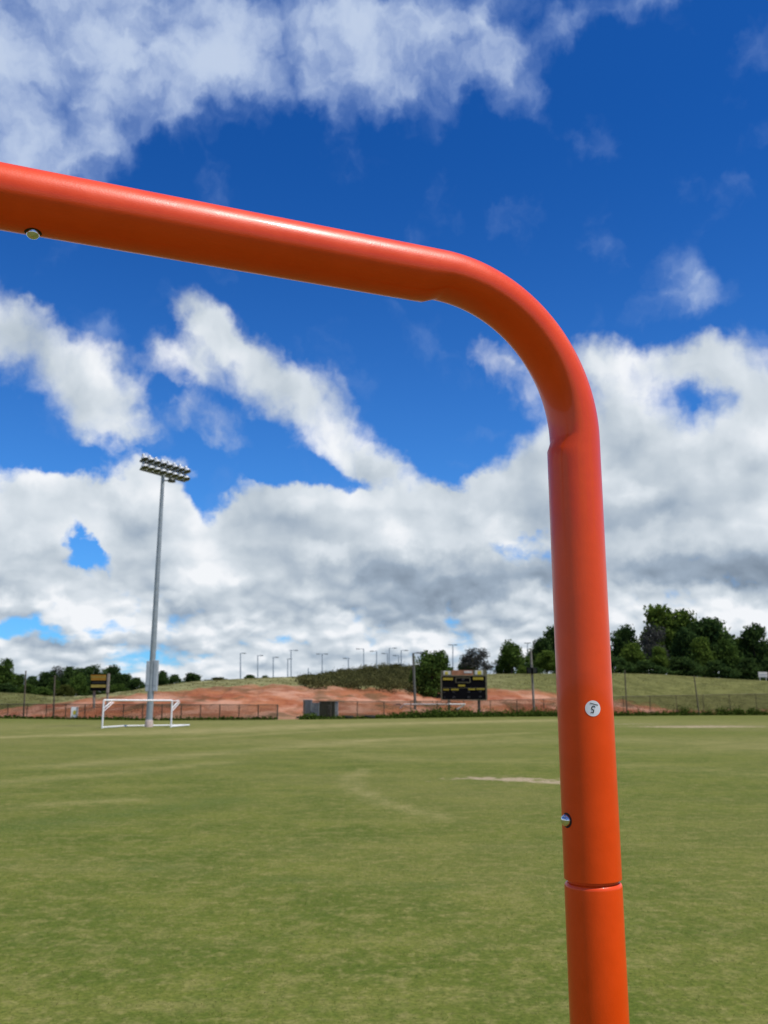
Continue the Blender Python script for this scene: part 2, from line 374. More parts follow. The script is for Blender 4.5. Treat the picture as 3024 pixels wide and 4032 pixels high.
for pts, w, k in ((gp((600, 2886), (1500, 2850), (2250, 2834)), 4.5, .75), (gp((-60, 2905), (350, 2893)), 1.6, .8), (gp((250, 3016), (900, 2962), (1500, 2912), (2100, 2885)), 1.0, .5),
                  (gp((-50, 3085), (420, 3048), (900, 3000)), .7, .38), (gp((1440, 3028), (1380, 3062), (1392, 3100), (1520, 3165), (1760, 3220)), .17, .62),
                  (gp((700, 2910), (1400, 2872)), .8, .45), (gp((1500, 2935), (2300, 2915), (3100, 2935)), 2.5, .35), (gp((2450, 2960), (3100, 2945)), 2.0, .3),
                  (gp((150, 3170), (500, 3150)), .35, .4), (gp((2450, 3010), (3024, 3050)), 1.0, .25), (gp((-200, 2870), (1500, 2838), (3300, 2850)), 22, .33), (gp((900, 2925), (2000, 2905), (3300, 2915)), 4, .25), (gp((1300, 2958), (1600, 2990), (2150, 3000)), 1.3, .25)):
    straw += .72 * k * g_(seg_dist(P, pts), w)
for pts, w in ((gp((1060, 3465), (1500, 3486), (1800, 3490)), .10), (gp((500, 3420), (700, 3425)), .10), (gp((0, 3270), (400, 3215), (900, 3150)), .5)):  # first streak paints a faint shadow line into the turf colour
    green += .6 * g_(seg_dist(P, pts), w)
for (a, b, w, k) in (((1990, 3066), (2240, 3078), .50, .9), ((1790, 3062), (2010, 3070), .36, .55), ((2080, 3080), (2200, 3084), .3, .5), ((2690, 2862), (2830, 2860), 4.2, .95), ((2430, 2851), (2550, 2851), 1.6, .75),
                     ((1640, 3090), (1780, 3068), .10, .45), ((2860, 2875), (2960, 2872), 1.2, .25)):
    soil += k * g_(seg_dist(P, gp(a, b)), w)
me = bpy.data.meshes.new('playing_field'); nx, ny = len(xs), len(ys)
idx = np.arange(nx * ny).reshape(ny, nx)
fq = np.stack([idx[:-1, :-1], idx[:-1, 1:], idx[1:, 1:], idx[1:, :-1]], -1).reshape(-1, 4)
me.from_pydata(np.c_[P, np.zeros(len(P))].tolist(), [], fq.tolist())
for nm, arr in (('straw', straw), ('soil', soil), ('green', green)):
    a_ = me.attributes.new(nm, 'FLOAT', 'POINT'); a_.data.foreach_set('value', arr.astype(np.float32))
def grass_ground():
    m = bpy.data.materials.new('mown_grass'); m.use_nodes = True
    h = G(m.node_tree); b = m.node_tree.nodes['Principled BSDF']
    p = h.n('ShaderNodeTexCoord').outputs['Object']
    A = lambda n: h.n('ShaderNodeAttribute', attribute_name=n).outputs['Fac']
    big = h.noise(p, 0.09, 4, 0.55); mid = h.noise(p, 0.75, 5, 0.65); sm = h.noise(p, 4.5, 4, 0.65); ti = h.noise(p, 38, 3, 0.7)
    st = h.noise(h.vm('MULTIPLY', p, (0.35, 1.5, 1)), 0.5, 4, 0.6)
    c = h.mix(h.ss(mid, 0.36, 0.66), (0.079, 0.104, 0.017), (0.124, 0.138, 0.027))
    c = h.mix(h.m('MULTIPLY', h.ss(sm, 0.45, 0.68), 0.65), c, (0.190, 0.176, 0.058))
    c = h.mix(h.m('MULTIPLY', h.ss(h.noise(p, 1.9, 5, .65), 0.50, 0.72), 0.5), c, (0.064, 0.098, 0.016))
    c = h.mix(h.m('MULTIPLY', h.ss(big, 0.42, 0.68), 0.42), c, (0.180, 0.165, 0.058))
    c = h.mix(h.m('MULTIPLY', h.ss(st, 0.52, 0.75), 0.35), c, (0.195, 0.175, 0.066))
    sw = h.m('MULTIPLY', A('straw'), h.ss(h.m('ADD', mid, h.m('MULTIPLY', sm, 0.5)), 0.50, 0.95, 0.35, 1.15), clamp=True)
    c = h.mix(sw, c, (0.315, 0.268, 0.120))
    c = h.mix(h.m('MULTIPLY', A('green'), h.ss(sm, 0.3, 0.6), clamp=True), c, (0.060, 0.100, 0.020))  # greener streaks, with the painted shadow line among them
    so_ = h.ss(h.m('ADD', A('soil'), h.m('MULTIPLY', h.m('SUBTRACT', h.m('ADD', h.m('MULTIPLY', sm, .45), h.m('MULTIPLY', h.noise(h.vm('MULTIPLY', p, (1.0, .55, 1)), 2.4, 5, .7), .75)), 0.62), 4.2)), 0.25, 0.85)
    so_ = h.m('MULTIPLY', so_, h.ss(A('soil'), 0.02, 0.2))
    c = h.mix(so_, c, h.mix(h.ss(ti, 0.35, 0.65), (0.25, 0.19, 0.115), (0.40, 0.325, 0.22)))
    tuft = h.noise(h.vm('MULTIPLY', p, (1, .8, 1)), 15, 4, .6)
    c = h.mix(h.m('MULTIPLY', h.ss(tuft, 0.50, 0.70), 0.42), c, (0.235, 0.205, 0.082))
    c = h.mix(h.m('MULTIPLY', h.ss(tuft, 0.48, 0.32), 0.42), c, (0.058, 0.092, 0.015))
    c = h.mix(1.0, c, h.mix(h.ss(ti, 0.3, 0.7), (0.72, 0.75, 0.70), (1.26, 1.23, 1.22)), 'MULTIPLY')
    h.put(b.inputs['Base Color'], c); b.inputs['Roughness'].default_value = 0.95; b.inputs['Specular IOR Level'].default_value = 0.04
    bp = h.n('ShaderNodeBump'); bp.inputs['Strength'].default_value = 0.3; bp.inputs['Distance'].default_value = 0.03
    h.put(bp.inputs['Height'], h.noise(p, 9, 2, .5)); h.put(b.inputs['Normal'], bp.outputs[0])
    return m
me.materials.append(grass_ground()); me.update()
field_o = tag(link('ground', me), 'wide mown playing field of green and straw coloured grass', 'field', kind='structure')

# short blades standing in the turf where the eye can still see them
nb = 360000
yy = np.sqrt(RNG.uniform(3.6 ** 2, 26 ** 2, nb)); keep = RNG.uniform(size=nb) < np.clip((26.5 - yy) / 19, 0.0, 1) ** 1.5; yy = yy[keep]; nb = len(yy)
xx = RNG.uniform(-.52, .52, nb) * (yy + 1.5)
clump = np.sin(xx * 5.1 + np.sin(yy * 3.7) * 2) * np.sin(yy * 4.3 + np.sin(xx * 2.9) * 2.2) + 0.7 * np.sin(xx * 13.1 + 1.3 * np.sin(yy * 9)) * np.sin(yy * 11.7 + np.sin(xx * 7))
hgt = RNG.uniform(.004, .011, nb) * (1 + .25 * clump); an = RNG.uniform(0, 2 * np.pi, nb); wd = RNG.uniform(.0012, .0026, nb)
ln = np.clip(RNG.normal(0, 1.1, (nb, 2)), -1.5, 1.5) * hgt[:, None]
base = np.stack([xx, yy, np.full(nb, .001)], 1); dv = np.stack([np.cos(an), np.sin(an), np.zeros(nb)], 1) * wd[:, None]
tip = base + np.c_[ln, hgt]
VV = np.stack([base - dv, base + dv, tip], 1).reshape(-1, 3)
tone = np.repeat(np.clip(.38 + .16 * clump + RNG.normal(0, .24, nb), 0, 1), 3)
gm = leaf_mat('grass_blades', (0.085, 0.122, 0.022), (0.260, 0.235, 0.085), 0.3)
tag(link('grass', fast_mesh('grass', VV, 3, tone, [gm])), 'short mown grass blades in the turf', 'grass', kind='stuff')

# ------------------------------------------------------------------ the clay bank and the hill behind the fence
def ip(tab):
    a = np.array(tab, float); return lambda x: float(np.interp(x, a[:, 0], a[:, 1]))
FENCE_Y = ip([(-800, 2824), (0, 2829), (590, 2837), (1090, 2834), (1195, 2833), (1500, 2829), (1900, 2823), (2450, 2819), (2740, 2817), (3024, 2816), (3800, 2814)])
CLAY_Y = ip([(-800, 2812), (-60, 2806), (40, 2790), (150, 2776), (330, 2751), (420, 2741), (600, 2727), (800, 2706), (1000, 2700), (1200, 2699), (1400, 2707), (1640, 2722), (1735, 2724), (1920, 2711), (2100, 2719), (2200, 2733), (2420, 2762), (2560, 2778), (2640, 2796), (2800, 2804), (3024, 2803), (3800, 2806)])
CREST_Y = ip([(-800, 2724), (0, 2727), (100, 2731), (180, 2740), (250, 2743), (330, 2742), (420, 2733), (506, 2722), (615, 2702), (750, 2685), (900, 2676), (1000, 2671), (1180, 2664), (1300, 2652), (1440, 2645), (1700, 2648), (1920, 2654), (2180, 2652), (2410, 2650), (2600, 2655), (2700, 2662), (2860, 2672), (3024, 2680), (3800, 2690)])
PY0 = 2760
def colx(px): x, y, z = ray(px, PY0); return x / y
def zat(py): x, y, z = ray(1512, py); return z / y
def foot(px): return ground(px, FENCE_Y(px)).y
def prof(px):
    f0 = foot(px); k = CLAY_Y(px); c = CREST_Y(px)
    d1 = f0 + 26; d2 = f0 + 62
    z1 = CZ + zat(k) * d1; z2 = CZ + zat(c) * d2
    z1 = max(z1, 0.05)
    return [(f0 - 1.5, -0.06), (f0 + 1.5, 0.02), (f0 + 7, z1 * .16 + .02), (f0 + 15, z1 * .55), (d1, z1), (f0 + 34, z1 + (z2 - z1) * .30), (f0 + 48, z1 + (z2 - z1) * .72), (d2, z2), (d2 + 14, z2 + .12), (d2 + 50, z2 - .4), (d2 + 110, z2 - 3), (d2 + 190, -0.5)]
def hill_z(px, Yd):
    p = prof(px); return float(np.interp(Yd, [q[0] for q in p], [q[1] for q in p]))
pxs = np.arange(-700, 3740, 9.0); TT = np.concatenate([np.linspace(0, 7, 64), np.linspace(7.1, 11, 22)])
HV = []; HA = []; HG = []
for i, px in enumerate(pxs):
    p = prof(px); s_ = colx(px); zz_ = np.interp(TT, range(12), [q[1] for q in p]); dd_ = np.interp(TT, range(12), [q[0] for q in p])
    for t, d, z in zip(TT, dd_, zz_):
        x = s_ * d
        if 1.0 < t < 6.8:
            am = min(1, (t - 1) * .6) * min(1, (6.9 - t))
            z += am * (-.22 * max(0, math.sin(x * 1.05 + 1.4 * math.sin(x * .31) + .25 * math.sin(d * .8))) ** 3 * (1 if t < 4.2 else .15) + .10 * math.sin(x * .55 + 1.7 * math.sin(d * .35)) + .07 * math.sin(x * 1.3 + d * .7) + .05 * math.sin(x * 2.9 + 2 * math.sin(d * .9)))
        HV.append((x, d, z)); HA.append(t)
        HG.append(min(1, max(0, (px - 1750) / 350.0)) if px > 600 else min(1, max(0, (330 - px) / 180.0)))
me = bpy.data.meshes.new('hill'); nc = len(TT); nr = len(pxs)
idx = np.arange(nr * nc).reshape(nr, nc)
me.from_pydata(HV, [], np.stack([idx[:-1, :-1], idx[1:, :-1], idx[1:, 1:], idx[:-1, 1:]], -1).reshape(-1, 4).tolist())
a_ = me.attributes.new('level', 'FLOAT', 'POINT'); a_.data.foreach_set('value', HA)
a_ = me.attributes.new('lush', 'FLOAT', 'POINT'); a_.data.foreach_set('value', HG)
me.polygons.foreach_set('use_smooth', [True] * len(me.polygons))
def hill_mat():
    m = bpy.data.materials.new('clay_bank_and_grass'); m.use_nodes = True
    h = G(m.node_tree); b = m.node_tree.nodes['Principled BSDF']
    p = h.n('ShaderNodeTexCoord').outputs['Object']
    lv = h.n('ShaderNodeAttribute', attribute_name='level').outputs['Fac']; lu = h.n('ShaderNodeAttribute', attribute_name='lush').outputs['Fac']
    ps = h.vm('MULTIPLY', p, (.6, .45, 3.0))
    a = h.noise(ps, .16, 5, .6); bq = h.noise(ps, .55, 5, .65); cc = h.noise(p, 2.2, 4, .65); v = h.noise(ps, .30, 5, .62, w=4.0)
    clay = h.mix(h.ss(a, .36, .66), (0.245, 0.070, 0.028), (0.41, 0.155, 0.066))
    clay = h.mix(h.m('MULTIPLY', h.ss(h.noise(ps, .24, 5, .6, w=7.0), .46, .62), .9), clay, (0.49, 0.26, 0.165))
    clay = h.mix(h.m('MULTIPLY', h.ss(bq, .50, .72), .5), clay, (0.40, 0.20, 0.125))
    clay = h.mix(h.m('MULTIPLY', h.ss(cc, .5, .75), .45), clay, (0.15, 0.058, 0.032))
    clay = h.mix(h.m('MULTIPLY', h.ss(v, .50, .62), .8), clay, (0.115, 0.070, 0.030))
    gr = h.mix(lu, h.mix(h.ss(bq, .35, .65), (0.150, 0.150, 0.055), (0.250, 0.240, 0.105)), h.mix(h.ss(bq, .35, .65), (0.085, 0.088, 0.022), (0.150, 0.150, 0.045)))
    gr = h.mix(h.m('MULTIPLY', h.ss(cc, .45, .75), .5), gr, h.mix(lu, (0.28, 0.26, 0.125), (0.115, 0.125, 0.032)))
    lev = h.m('ADD', lv, h.m('MULTIPLY', h.m('SUBTRACT', h.m('ADD', h.m('MULTIPLY', a, .4), h.m('MULTIPLY', bq, .6)), .5), 1.5))
    f_ = h.ss(lev, 3.85, 4.25)
    c = h.mix(f_, clay, gr)
    mid_ = h.m('MULTIPLY', h.m('MULTIPLY', h.ss(lev, 3.3, 3.9), h.m('SUBTRACT', 1.0, f_)), .45)
    c = h.mix(mid_, c, (0.20, 0.095, 0.040))
    base_ = h.m('MULTIPLY', h.ss(h.m('ADD', lv, h.m('MULTIPLY', v, 1.3)), 2.7, 1.7), .55)
    c = h.mix(base_, c, (0.155, 0.115, 0.050))
    h.put(b.inputs['Base Color'], c); b.inputs['Roughness'].default_value = .95; b.inputs['Specular IOR Level'].default_value = .15
    bp = h.n('ShaderNodeBump'); bp.inputs['Strength'].default_value = 1.0; bp.inputs['Distance'].default_value = .6
    h.put(bp.inputs['Height'], h.m('ADD', bq, h.m('MULTIPLY', cc, .5))); h.put(b.inputs['Normal'], bp.outputs[0])
    return m
me.materials.append(hill_mat()); me.update()
tag(link('hill', me), 'red clay bank rising to a grassy hill behind the fence', 'hill', kind='structure')

# ------------------------------------------------------------------ fences
def link_mat():
    m = bpy.data.materials.new('chain_link_wire'); m.use_nodes = True
    nt = m.node_tree; h = G(nt); b = nt.nodes['Principled BSDF']
    uv = h.n('ShaderNodeUVMap').outputs[0]; sp = h.n('ShaderNodeSeparateXYZ'); h.put(sp.inputs[0], uv)
    def wires(op):
        q = h.m('FRACT', h.m('DIVIDE', h.m(op, sp.outputs[0], sp.outputs[1]), 0.075))
        return h.m('LESS_THAN', h.m('ABSOLUTE', h.m('SUBTRACT', q, 0.5)), 0.12)
    w_ = h.m('MAXIMUM', wires('ADD'), wires('SUBTRACT'))
    b.inputs['Base Color'].default_value = (0.042, 0.034, 0.020, 1); b.inputs['Roughness'].default_value = .9; b.inputs['Specular IOR Level'].default_value = .05
    t = h.n('ShaderNodeBsdfTransparent'); x = h.n('ShaderNodeMixShader')
    h.put(x.inputs[0], w_); nt.links.new(t.outputs[0], x.inputs[1]); nt.links.new(b.outputs[0], x.inputs[2])
    nt.links.new(x.outputs[0], nt.nodes['Material Output'].inputs[0]); return m
M['link'] = link_mat()
def fence(name, label, xs_, top_y, end_posts=(), pr=.055):
    P0 = [(ground(x, FENCE_Y(x)), at(x, top_y(x), ground(x, FENCE_Y(x)).y).z) for x in xs_]
    root = thing(name, P0[len(P0) // 2][0], label, 'fence')
    for i, (p, z) in enumerate(P0):
        k = 1.5 if i in end_posts else 1.0
        MB().tube([p, p + Vector((0, 0, z + .05))], pr * k, 8).build('post', M['post'], root)
    MB().tube([p + Vector((0, -.0, z)) for p, z in P0], .035, 8).build('top_rail', M['post'], root)
    vs = []; fs = []; us = []; u = 0
    for i, (p, z) in enumerate(P0):
        if i: u += (p - P0[i - 1][0]).length
        vs += [p + Vector((0, -.07, .03)), p + Vector((0, -.07, z))]; us += [(u, .03), (u, z)]
        if i: n = len(vs); fs.append([n - 4, n - 2, n - 1, n - 3])
    o = MB().add(vs, fs).build('chain_link_mesh', M['link'], root)
    uvl = o.data.uv_layers.new(name='UVMap')
    for lp in o.data.loops: uvl.data[lp.index].uv = us[lp.vertex_index]
    return root
LT = ip([(-400, 2770), (0, 2772), (700, 2774), (1092, 2775)])
fence('chain_link_fence', 'dark chain link fence along the left side behind the white goal, below the clay bank', [1092 - 76 * k for k in range(17)][::-1], LT, (16,))
RT = ip([(1195, 2760), (1500, 2763), (1900, 2758), (2100, 2754), (2450, 2742), (2740, 2737), (3024, 2732), (3400, 2728)])
fence('chain_link_fence', 'tall chain link fence from the grey utility cabinets rightward past the black scoreboard', [1197 + 105 * k for k in range(20)], RT, (0,))

def net_pole(px, y0, dxl, label, lean=0.0):
    b = ground(px, y0) + Vector((0, -1.0, 0)); b.x = ray(px, y0)[0] / ray(px, y0)[1] * b.y
    t = at(px + dxl, dict_top[px], b.y)
    o = thing('net_pole', b, label, 'pole', 'tall dark poles standing along the fence')
    MB().tube([b, b.lerp(t, .5), t], [.11, .10, .09], 8).build('shaft', M['post'], o)
    MB().lathe([(.0, .06), (.09, .04), (.11, 0), (.11, -.05)], 8, Matrix.Translation(t)).build('cap', M['post'], o)
dict_top = {92: 2643, 210: 2662, 2469: 2640, 2753: 2662}
net_pole(92, 2829, 10, 'tall thin dark pole at the far left whose tip stands against the sky')
net_pole(210, 2831, 6, 'tall thin dark pole left of the white sign on the fence')
net_pole(2469, 2818, -9, 'dark tilted fence pole just right of the orange goal post')
net_pole(2753, 2817, -20, 'dark fence pole leaning left in front of the trees at right')

# ------------------------------------------------------------------ floodlight pole
def light_pole():
    b = ground(586, 2863); Yd = b.y
    root = thing('floodlight_pole', b, 'tall grey steel floodlight pole with two rows of lamps behind the white goal', 'light pole')
    top = at(643, 1852, Yd); top.x = b.x + (top.x - b.x)
    MB().lathe([(.0, .50), (.26, .50), (.28, .46), (.30, 0.0), (.30, -.1)], 20, Matrix.Translation(b)).build('concrete_base', M['concrete'], root)
    MB().tube([b + Vector((0, 0, .50)), b.lerp(top, .35), b.lerp(top, .7), top + Vector((0, 0, .15))], [.245, .205, .165, .125], 16).build('shaft', M['galv'], root)
    side = Vector((1, 0, 0))
    for dx, w_, y0, y1, dep in ((-.26, .26, 2603, 2722, .34), (.30, .30, 2600, 2722, .40)):
        z0 = at(590, y1, Yd).z; z1 = at(590, y0, Yd).z; zc = (z0 + z1) / 2; cx = b.lerp(top, zc / top.z).x
        c = MB().box((cx + dx, b.y - .02, zc), (w_, dep, z1 - z0), bev=.02).build('control_box', M['box'], root)
        MB().box((cx + dx, b.y - .02 - dep / 2 - .012, zc + .1), (w_ * .8, .02, (z1 - z0) * .7), bev=.008).build('door', M['box'], c)
    arm = Vector((math.cos(R(57)), math.sin(R(57)), 0)); aim_h = Vector((arm.y, -arm.x, 0))
    aim = (aim_h * math.cos(R(66)) + Vector((0, 0, -1)) * math.sin(R(66))).normalized()
    rot = (-aim).to_track_quat('Z', 'Y').to_matrix().to_4x4()     # +z of the lamp = its back
    for row, (yc, half) in enumerate(((1841, 2.22), (1872, 2.18))):
        c = at(641, yc, Yd); c.x = top.x + .0
        MB().box(c, (half * 2 + .3, .12, .14), Matrix.Rotation(R(57), 3, 'Z')).build('crossarm', M['lampin'], root)
        for k in range(8):
            sc9 = .9
            q = c + arm * (half * (2 * k / 7 - 1)) + aim_h * .32 + Vector((0, 0, .12))
            m4 = Matrix.Translation(q) @ rot @ Matrix.Scale(sc9, 4)
            lamp = MB().lathe([(.0, .52), (.10, .52), (.125, .49), (.125, .36), (.10, .33), (.16, .29), (.25, .17), (.30, .03), (.325, -.05), (.335, -.05), (.31, .04), (.26, .17), (.16, .28)], 16, m4).build('floodlight', M['lampmetal'], root)
            MB().lathe([(.30, .0), (.0, .02)], 16, m4).build('lens', M['lampin'], lamp)
            MB().tube([c + arm * (half * (2 * k / 7 - 1)), q + m4.to_3x3() @ Vector((0, 0, .3))], .04, 6).build('bracket', M['lampin'], lamp)
    c = at(677, 1893, Yd)
    MB().lathe([(.0, .2), (.22, .16), (.30, 0), (.30, -.12), (.0, -.16)], 14, Matrix.Translation(Vector((c.x, Yd - .1, c.z)))).build('ballast_housing', M['lampin'], root)
    MB().tube([Vector((top.x, Yd, c.z)), Vector((c.x, Yd - .1, c.z))], .05, 8).build('outrigger', M['lampin'], root)
    return root
light_pole()

# ------------------------------------------------------------------ white soccer goal
def soccer_goal():
    FL = ground(402, 2868); FR = ground(673, 2864); RR = ground(744, 2858); RL = FL + (RR - FR) * 1.0
    h = at(405, 2757, FL.y).z; up = Vector((0, 0, h)); dep = (RR - FR)
    root = thing('soccer_goal', (FL + FR) / 2, 'white portable soccer goal frame without a net at the left end of the field', 'soccer goal')
    rr = .062; z0 = Vector((0, 0, rr))
    for a in (FL, FR):
        MB().tube([a + Vector((0, 0, .0)), a + up], rr, 12).build('post', M['white'], root)
        MB().tube([a + z0, a + z0 + dep], rr, 10).build('base_bar', M['white'], root)
        t = a + up + dep * .36
        MB().tube([a + up - Vector((0, 0, .03)), t], rr * .6, 8).build('depth_arm', M['white'], root)
        MB().tube([t, a + up * .70], rr * .62, 8).build('brace', M['white'], root)
        MB().tube([t + Vector((.05, .05, -.12)), a + up * .62 + Vector((.05, .05, 0))], rr * .45, 8).build('brace', M['white'], root)
    MB().tube([FL + up, FR + up], rr, 12).build('crossbar', M['white'], root)
    MB().tube([RL + z0, RR + z0], rr * .8, 10).build('rear_bar', M['white'], root)
soccer_goal()

# white goal behind the right-hand fence, only its crossbar and stays show
def far_goal():
    Yd = ground(1700, 2826).y + 3.2
    A = at(1592, 2773, Yd); B = at(1832, 2773, Yd); root = thing('soccer_goal', Vector(((A.x + B.x) / 2, Yd, 0)), 'white goal frame half hidden by weeds behind the fence below the scoreboard', 'soccer goal')
    MB().tube([A, B], .10, 10).build('crossbar', M['dirtywhite'], root)
    for p, q in ((A, at(1570, 2796, Yd + .6)), (B, at(1800, 2793, Yd + .6))):
        MB().tube([p, q], .10, 10).build('stay', M['dirtywhite'], root)
        MB().tube([q, Vector((q.x, q.y + .3, .0))], .05, 8).build('leg', M['wood'], root)
far_goal()

# ------------------------------------------------------------------ scoreboards and signs
class Panel:                      # upright board in photo pixels at one distance, facing the field
    def __init__(s, Yd): s.Y = Yd
    def p(s, x, y): return at(x, y, s.Y)
    def box(s, x0, y0, x1, y1, d0, d1, mb=None, bev=0.0):
        a = s.p(x0, y1); b = s.p(x1, y0); mb = mb or MB()
        return mb.box(((a.x + b.x) / 2, s.Y + (d0 + d1) / 2, (a.z + b.z) / 2), (b.x - a.x, abs(d1 - d0), b.z - a.z), bev=bev)
def letters(P, x0, y0, x1, y1, n, mb):            # a row of lettering too far off to read
    w_ = (x1 - x0) / n
    for k in range(n):
        P.box(x0 + k * w_ + w_ * .06, y0, x0 + (k + 1) * w_ - w_ * .06, y1, -.14, -.08, mb)
def seven(P, cx, cy, w_, h_, segs, mb, t=1.1):
    S = {'a': (cx - w_, cy - h_, cx + w_, cy - h_ + t), 'g': (cx - w_, cy - t / 2, cx + w_, cy + t / 2), 'd': (cx - w_, cy + h_ - t, cx + w_, cy + h_),
         'f': (cx - w_, cy - h_ + t, cx - w_ + t, cy - t / 2), 'b': (cx + w_ - t, cy - h_ + t, cx + w_, cy - t / 2), 'e': (cx - w_, cy + t / 2, cx - w_ + t, cy + h_ - t), 'c': (cx + w_ - t, cy + t / 2, cx + w_, cy + h_ - t)}
    for q in segs: P.box(*S[q], -.13, -.08, mb)
def scoreboard():
    Yd = ground(1826, 2824).y + 2.2; P = Panel(Yd)
    root = thing('scoreboard', Vector((at(1826, 2700, Yd).x, Yd, 0)), 'large black scoreboard with yellow strips on two dark posts beside the leafy tree', 'scoreboard')
    for x in (1768, 1886):
        q = P.p(x, 2750); MB().box((q.x, Yd + .28, q.z / 2), (.36, .30, q.z), bev=.02).build('leg', M['steelpost'], root)
    P.box(1740, 2663, 1913, 2754, -.08, .12).build('display_panel', M['black'], root)
    fr = MB()
    P.box(1736, 2659, 1917, 2663, -.13, .14, fr); P.box(1736, 2754, 1917, 2757, -.13, .14, fr); P.box(1736, 2663, 1740, 2754, -.13, .14, fr); P.box(1913, 2663, 1917, 2754, -.13, .14, fr)
    fr.build('frame', M['frame'], root)
    o = P.box(1737, 2641, 1778, 2659, -.06, .06).build('emblem_board', M['frame'], root)
    for (x0, y0, x1, y1, mt, nm) in ((1746, 2642, 1774, 2657, 'emblemwhite', 'emblem_field'), ):
        e = P.box(x0, y0, x1, y1, -.10, -.06, bev=.015).build(nm, M[mt], o); P.box(1752, 2645, 1764, 2656, -.14, -.10, bev=.015).build('emblem', M['signyellow'], o)
    P.box(1779, 2639, 1862, 2659, -.06, .06).build('header_panel', M['rustorange'], root)
    P.box(1827, 2642, 1858, 2650, -.09, -.06).build('header_patch', M['emblemwhite'], root)
    o = P.box(1863, 2637, 1917, 2659, -.06, .06).build('emblem_board', M['frame'], root)
    P.box(1870, 2640, 1901, 2657, -.10, -.06, bev=.015).build('emblem_field', M['emblemwhite'], o); P.box(1880, 2642, 1895, 2656, -.14, -.10, bev=.015).build('emblem', M['signyellow'], o)
    for (x0, y0, x1, y1, n) in ((1744, 2669, 1783, 2678, 5), (1862, 2667, 1903, 2677, 5), (1804, 2696, 1831, 2703, 4), (1745, 2713, 1768, 2718, 5), (1776, 2712, 1806, 2718, 6), (1843, 2711, 1871, 2717, 6), (1876, 2710, 1908, 2716, 6)):
        mb = MB(); letters(P, x0, y0, x1, y1, n, mb); mb.build('lettering', M['yellow'], root)
    mb = MB()
    for r_ in ((1793, 2670, 1796, 2688), (1849, 2668, 1852, 2688), (1793, 2686, 1852, 2688.5), (1793, 2667.5, 1852, 2670)): P.box(*r_, -.14, -.08, mb)
    mb.build('clock_frame', M['frame'], root)
    mb = MB(); P.box(1741, 2708, 1912, 2709.4, -.12, -.08, mb); mb.build('divider', M['frame'], root)
    for cx, cy, s_ in ((1823, 2678, 'abfg'), (1747, 2727, 'bg'), (1787, 2727, 'afg'), (1845, 2726, 'abg'), (1890, 2725, 'abg'), (1747, 2747, 'bc'), (1787, 2747, 'abefg'), (1846, 2747, 'abfg'), (1891, 2746, 'abfg')):
        mb = MB(); seven(P, cx, cy, 4.2, 5.2, s_, mb); mb.build('digit', M['digit'], root)
scoreboard()
def left_scoreboard():
    Yd = ground(390, 2834).y + 13; P = Panel(Yd)
    root = thing('scoreboard', Vector((at(392, 2700, Yd).x, Yd, 0)), 'smaller gold and black scoreboard on grey posts above the left fence', 'scoreboard')
    for x, w_ in ((369, .34), (422, .30)):
        q = P.p(x, 2715); x2 = P.p(x - 1, 2810); MB().tube([(x2.x, Yd + .25, 0), (q.x, Yd + .25, q.z)], w_ / 2, 8).build('leg', M['wood'], root)
    P.box(356, 2654, 420, 2720, -.1, .15).build('display_panel', M['black'], root)
    for y0, y1, mt, nm in ((2657, 2663, 'gold', 'gold_band'), (2663.6, 2668, 'olive', 'gold_band'), (2668.6, 2679, 'gold', 'gold_band'), (2696, 2707, 'olive', 'yellow_band')):
        P.box(359, y0, 419, y1, -.15, -.1).build(nm, M[mt], root)
    mb = MB(); letters(P, 364, 2683, 416, 2691, 6, mb); mb.build('digit', M['tyre'], root)
    mb = MB(); letters(P, 372, 2698, 410, 2704, 4, mb); mb.build('lettering', M['gold'], root)
    P.box(420.5, 2652, 431, 2728, -.25, .35).build('side_column', M['wood'], root)
left_scoreboard()
def pentagon(c, r_, y0, y1):
    vs = []
    for y in (y0, y1):
        for k in range(6):
            a = [(0, 1.0), (.85, .45), (.62, -.1), (.75, -.95), (-.75, -.95), (-.85, .4)][k]; vs.append((c.x + a[0] * r_, y, c.z + a[1] * r_ * 1.15))
    return vs, [[5, 4, 3, 2, 1, 0], [6, 7, 8, 9, 10, 11]] + [[k, (k + 1) % 6, 6 + (k + 1) % 6, 6 + k] for k in range(6)]
def fence_sign():
    Yd = ground(294, FENCE_Y(294)).y - .22; P = Panel(Yd)
    root = thing('fence_sign', Vector((at(294, 2800, Yd).x, Yd, at(294, 2826, Yd).z)), 'white upright sign with yellow emblem hung low on the left fence', 'sign')
    P.box(278, 2784, 309, 2826, -.03, .03, bev=.02).build('board', M['white'], root)
    vs, fs = pentagon(P.p(294, 2805), P.p(302, 2805).x - P.p(294, 2805).x, Yd - .05, Yd - .03)
    MB().add(vs, fs).build('emblem', M['signyellow'], root)
fence_sign()
def hill_sign():
    px = 3006; Yd = foot(px) + 66; P = Panel(Yd); zb = hill_z(px, Yd)
    root = thing('roadside_sign', Vector((at(px, 2670, Yd).x, Yd, zb)), 'small white signboard on two legs below the trees at the right edge', 'sign')
    P.box(2987, 2646, 3021, 2668, -.05, .05, bev=.02).build('board', M['dirtywhite'], root)
    mb = MB(); P.box(2990, 2655, 3018, 2657.5, -.08, -.05, mb); P.box(2990, 2664, 3018, 2666, -.08, -.05, mb); mb.build('stripe', M['corr'], root)
    for x in (2992, 3016):
        q = P.p(x, 2669); MB().box((q.x, Yd, (q.z + zb - .1) / 2), (.12, .1, q.z - zb + .1)).build('leg', M['dirtywhite'], root)
hill_sign()

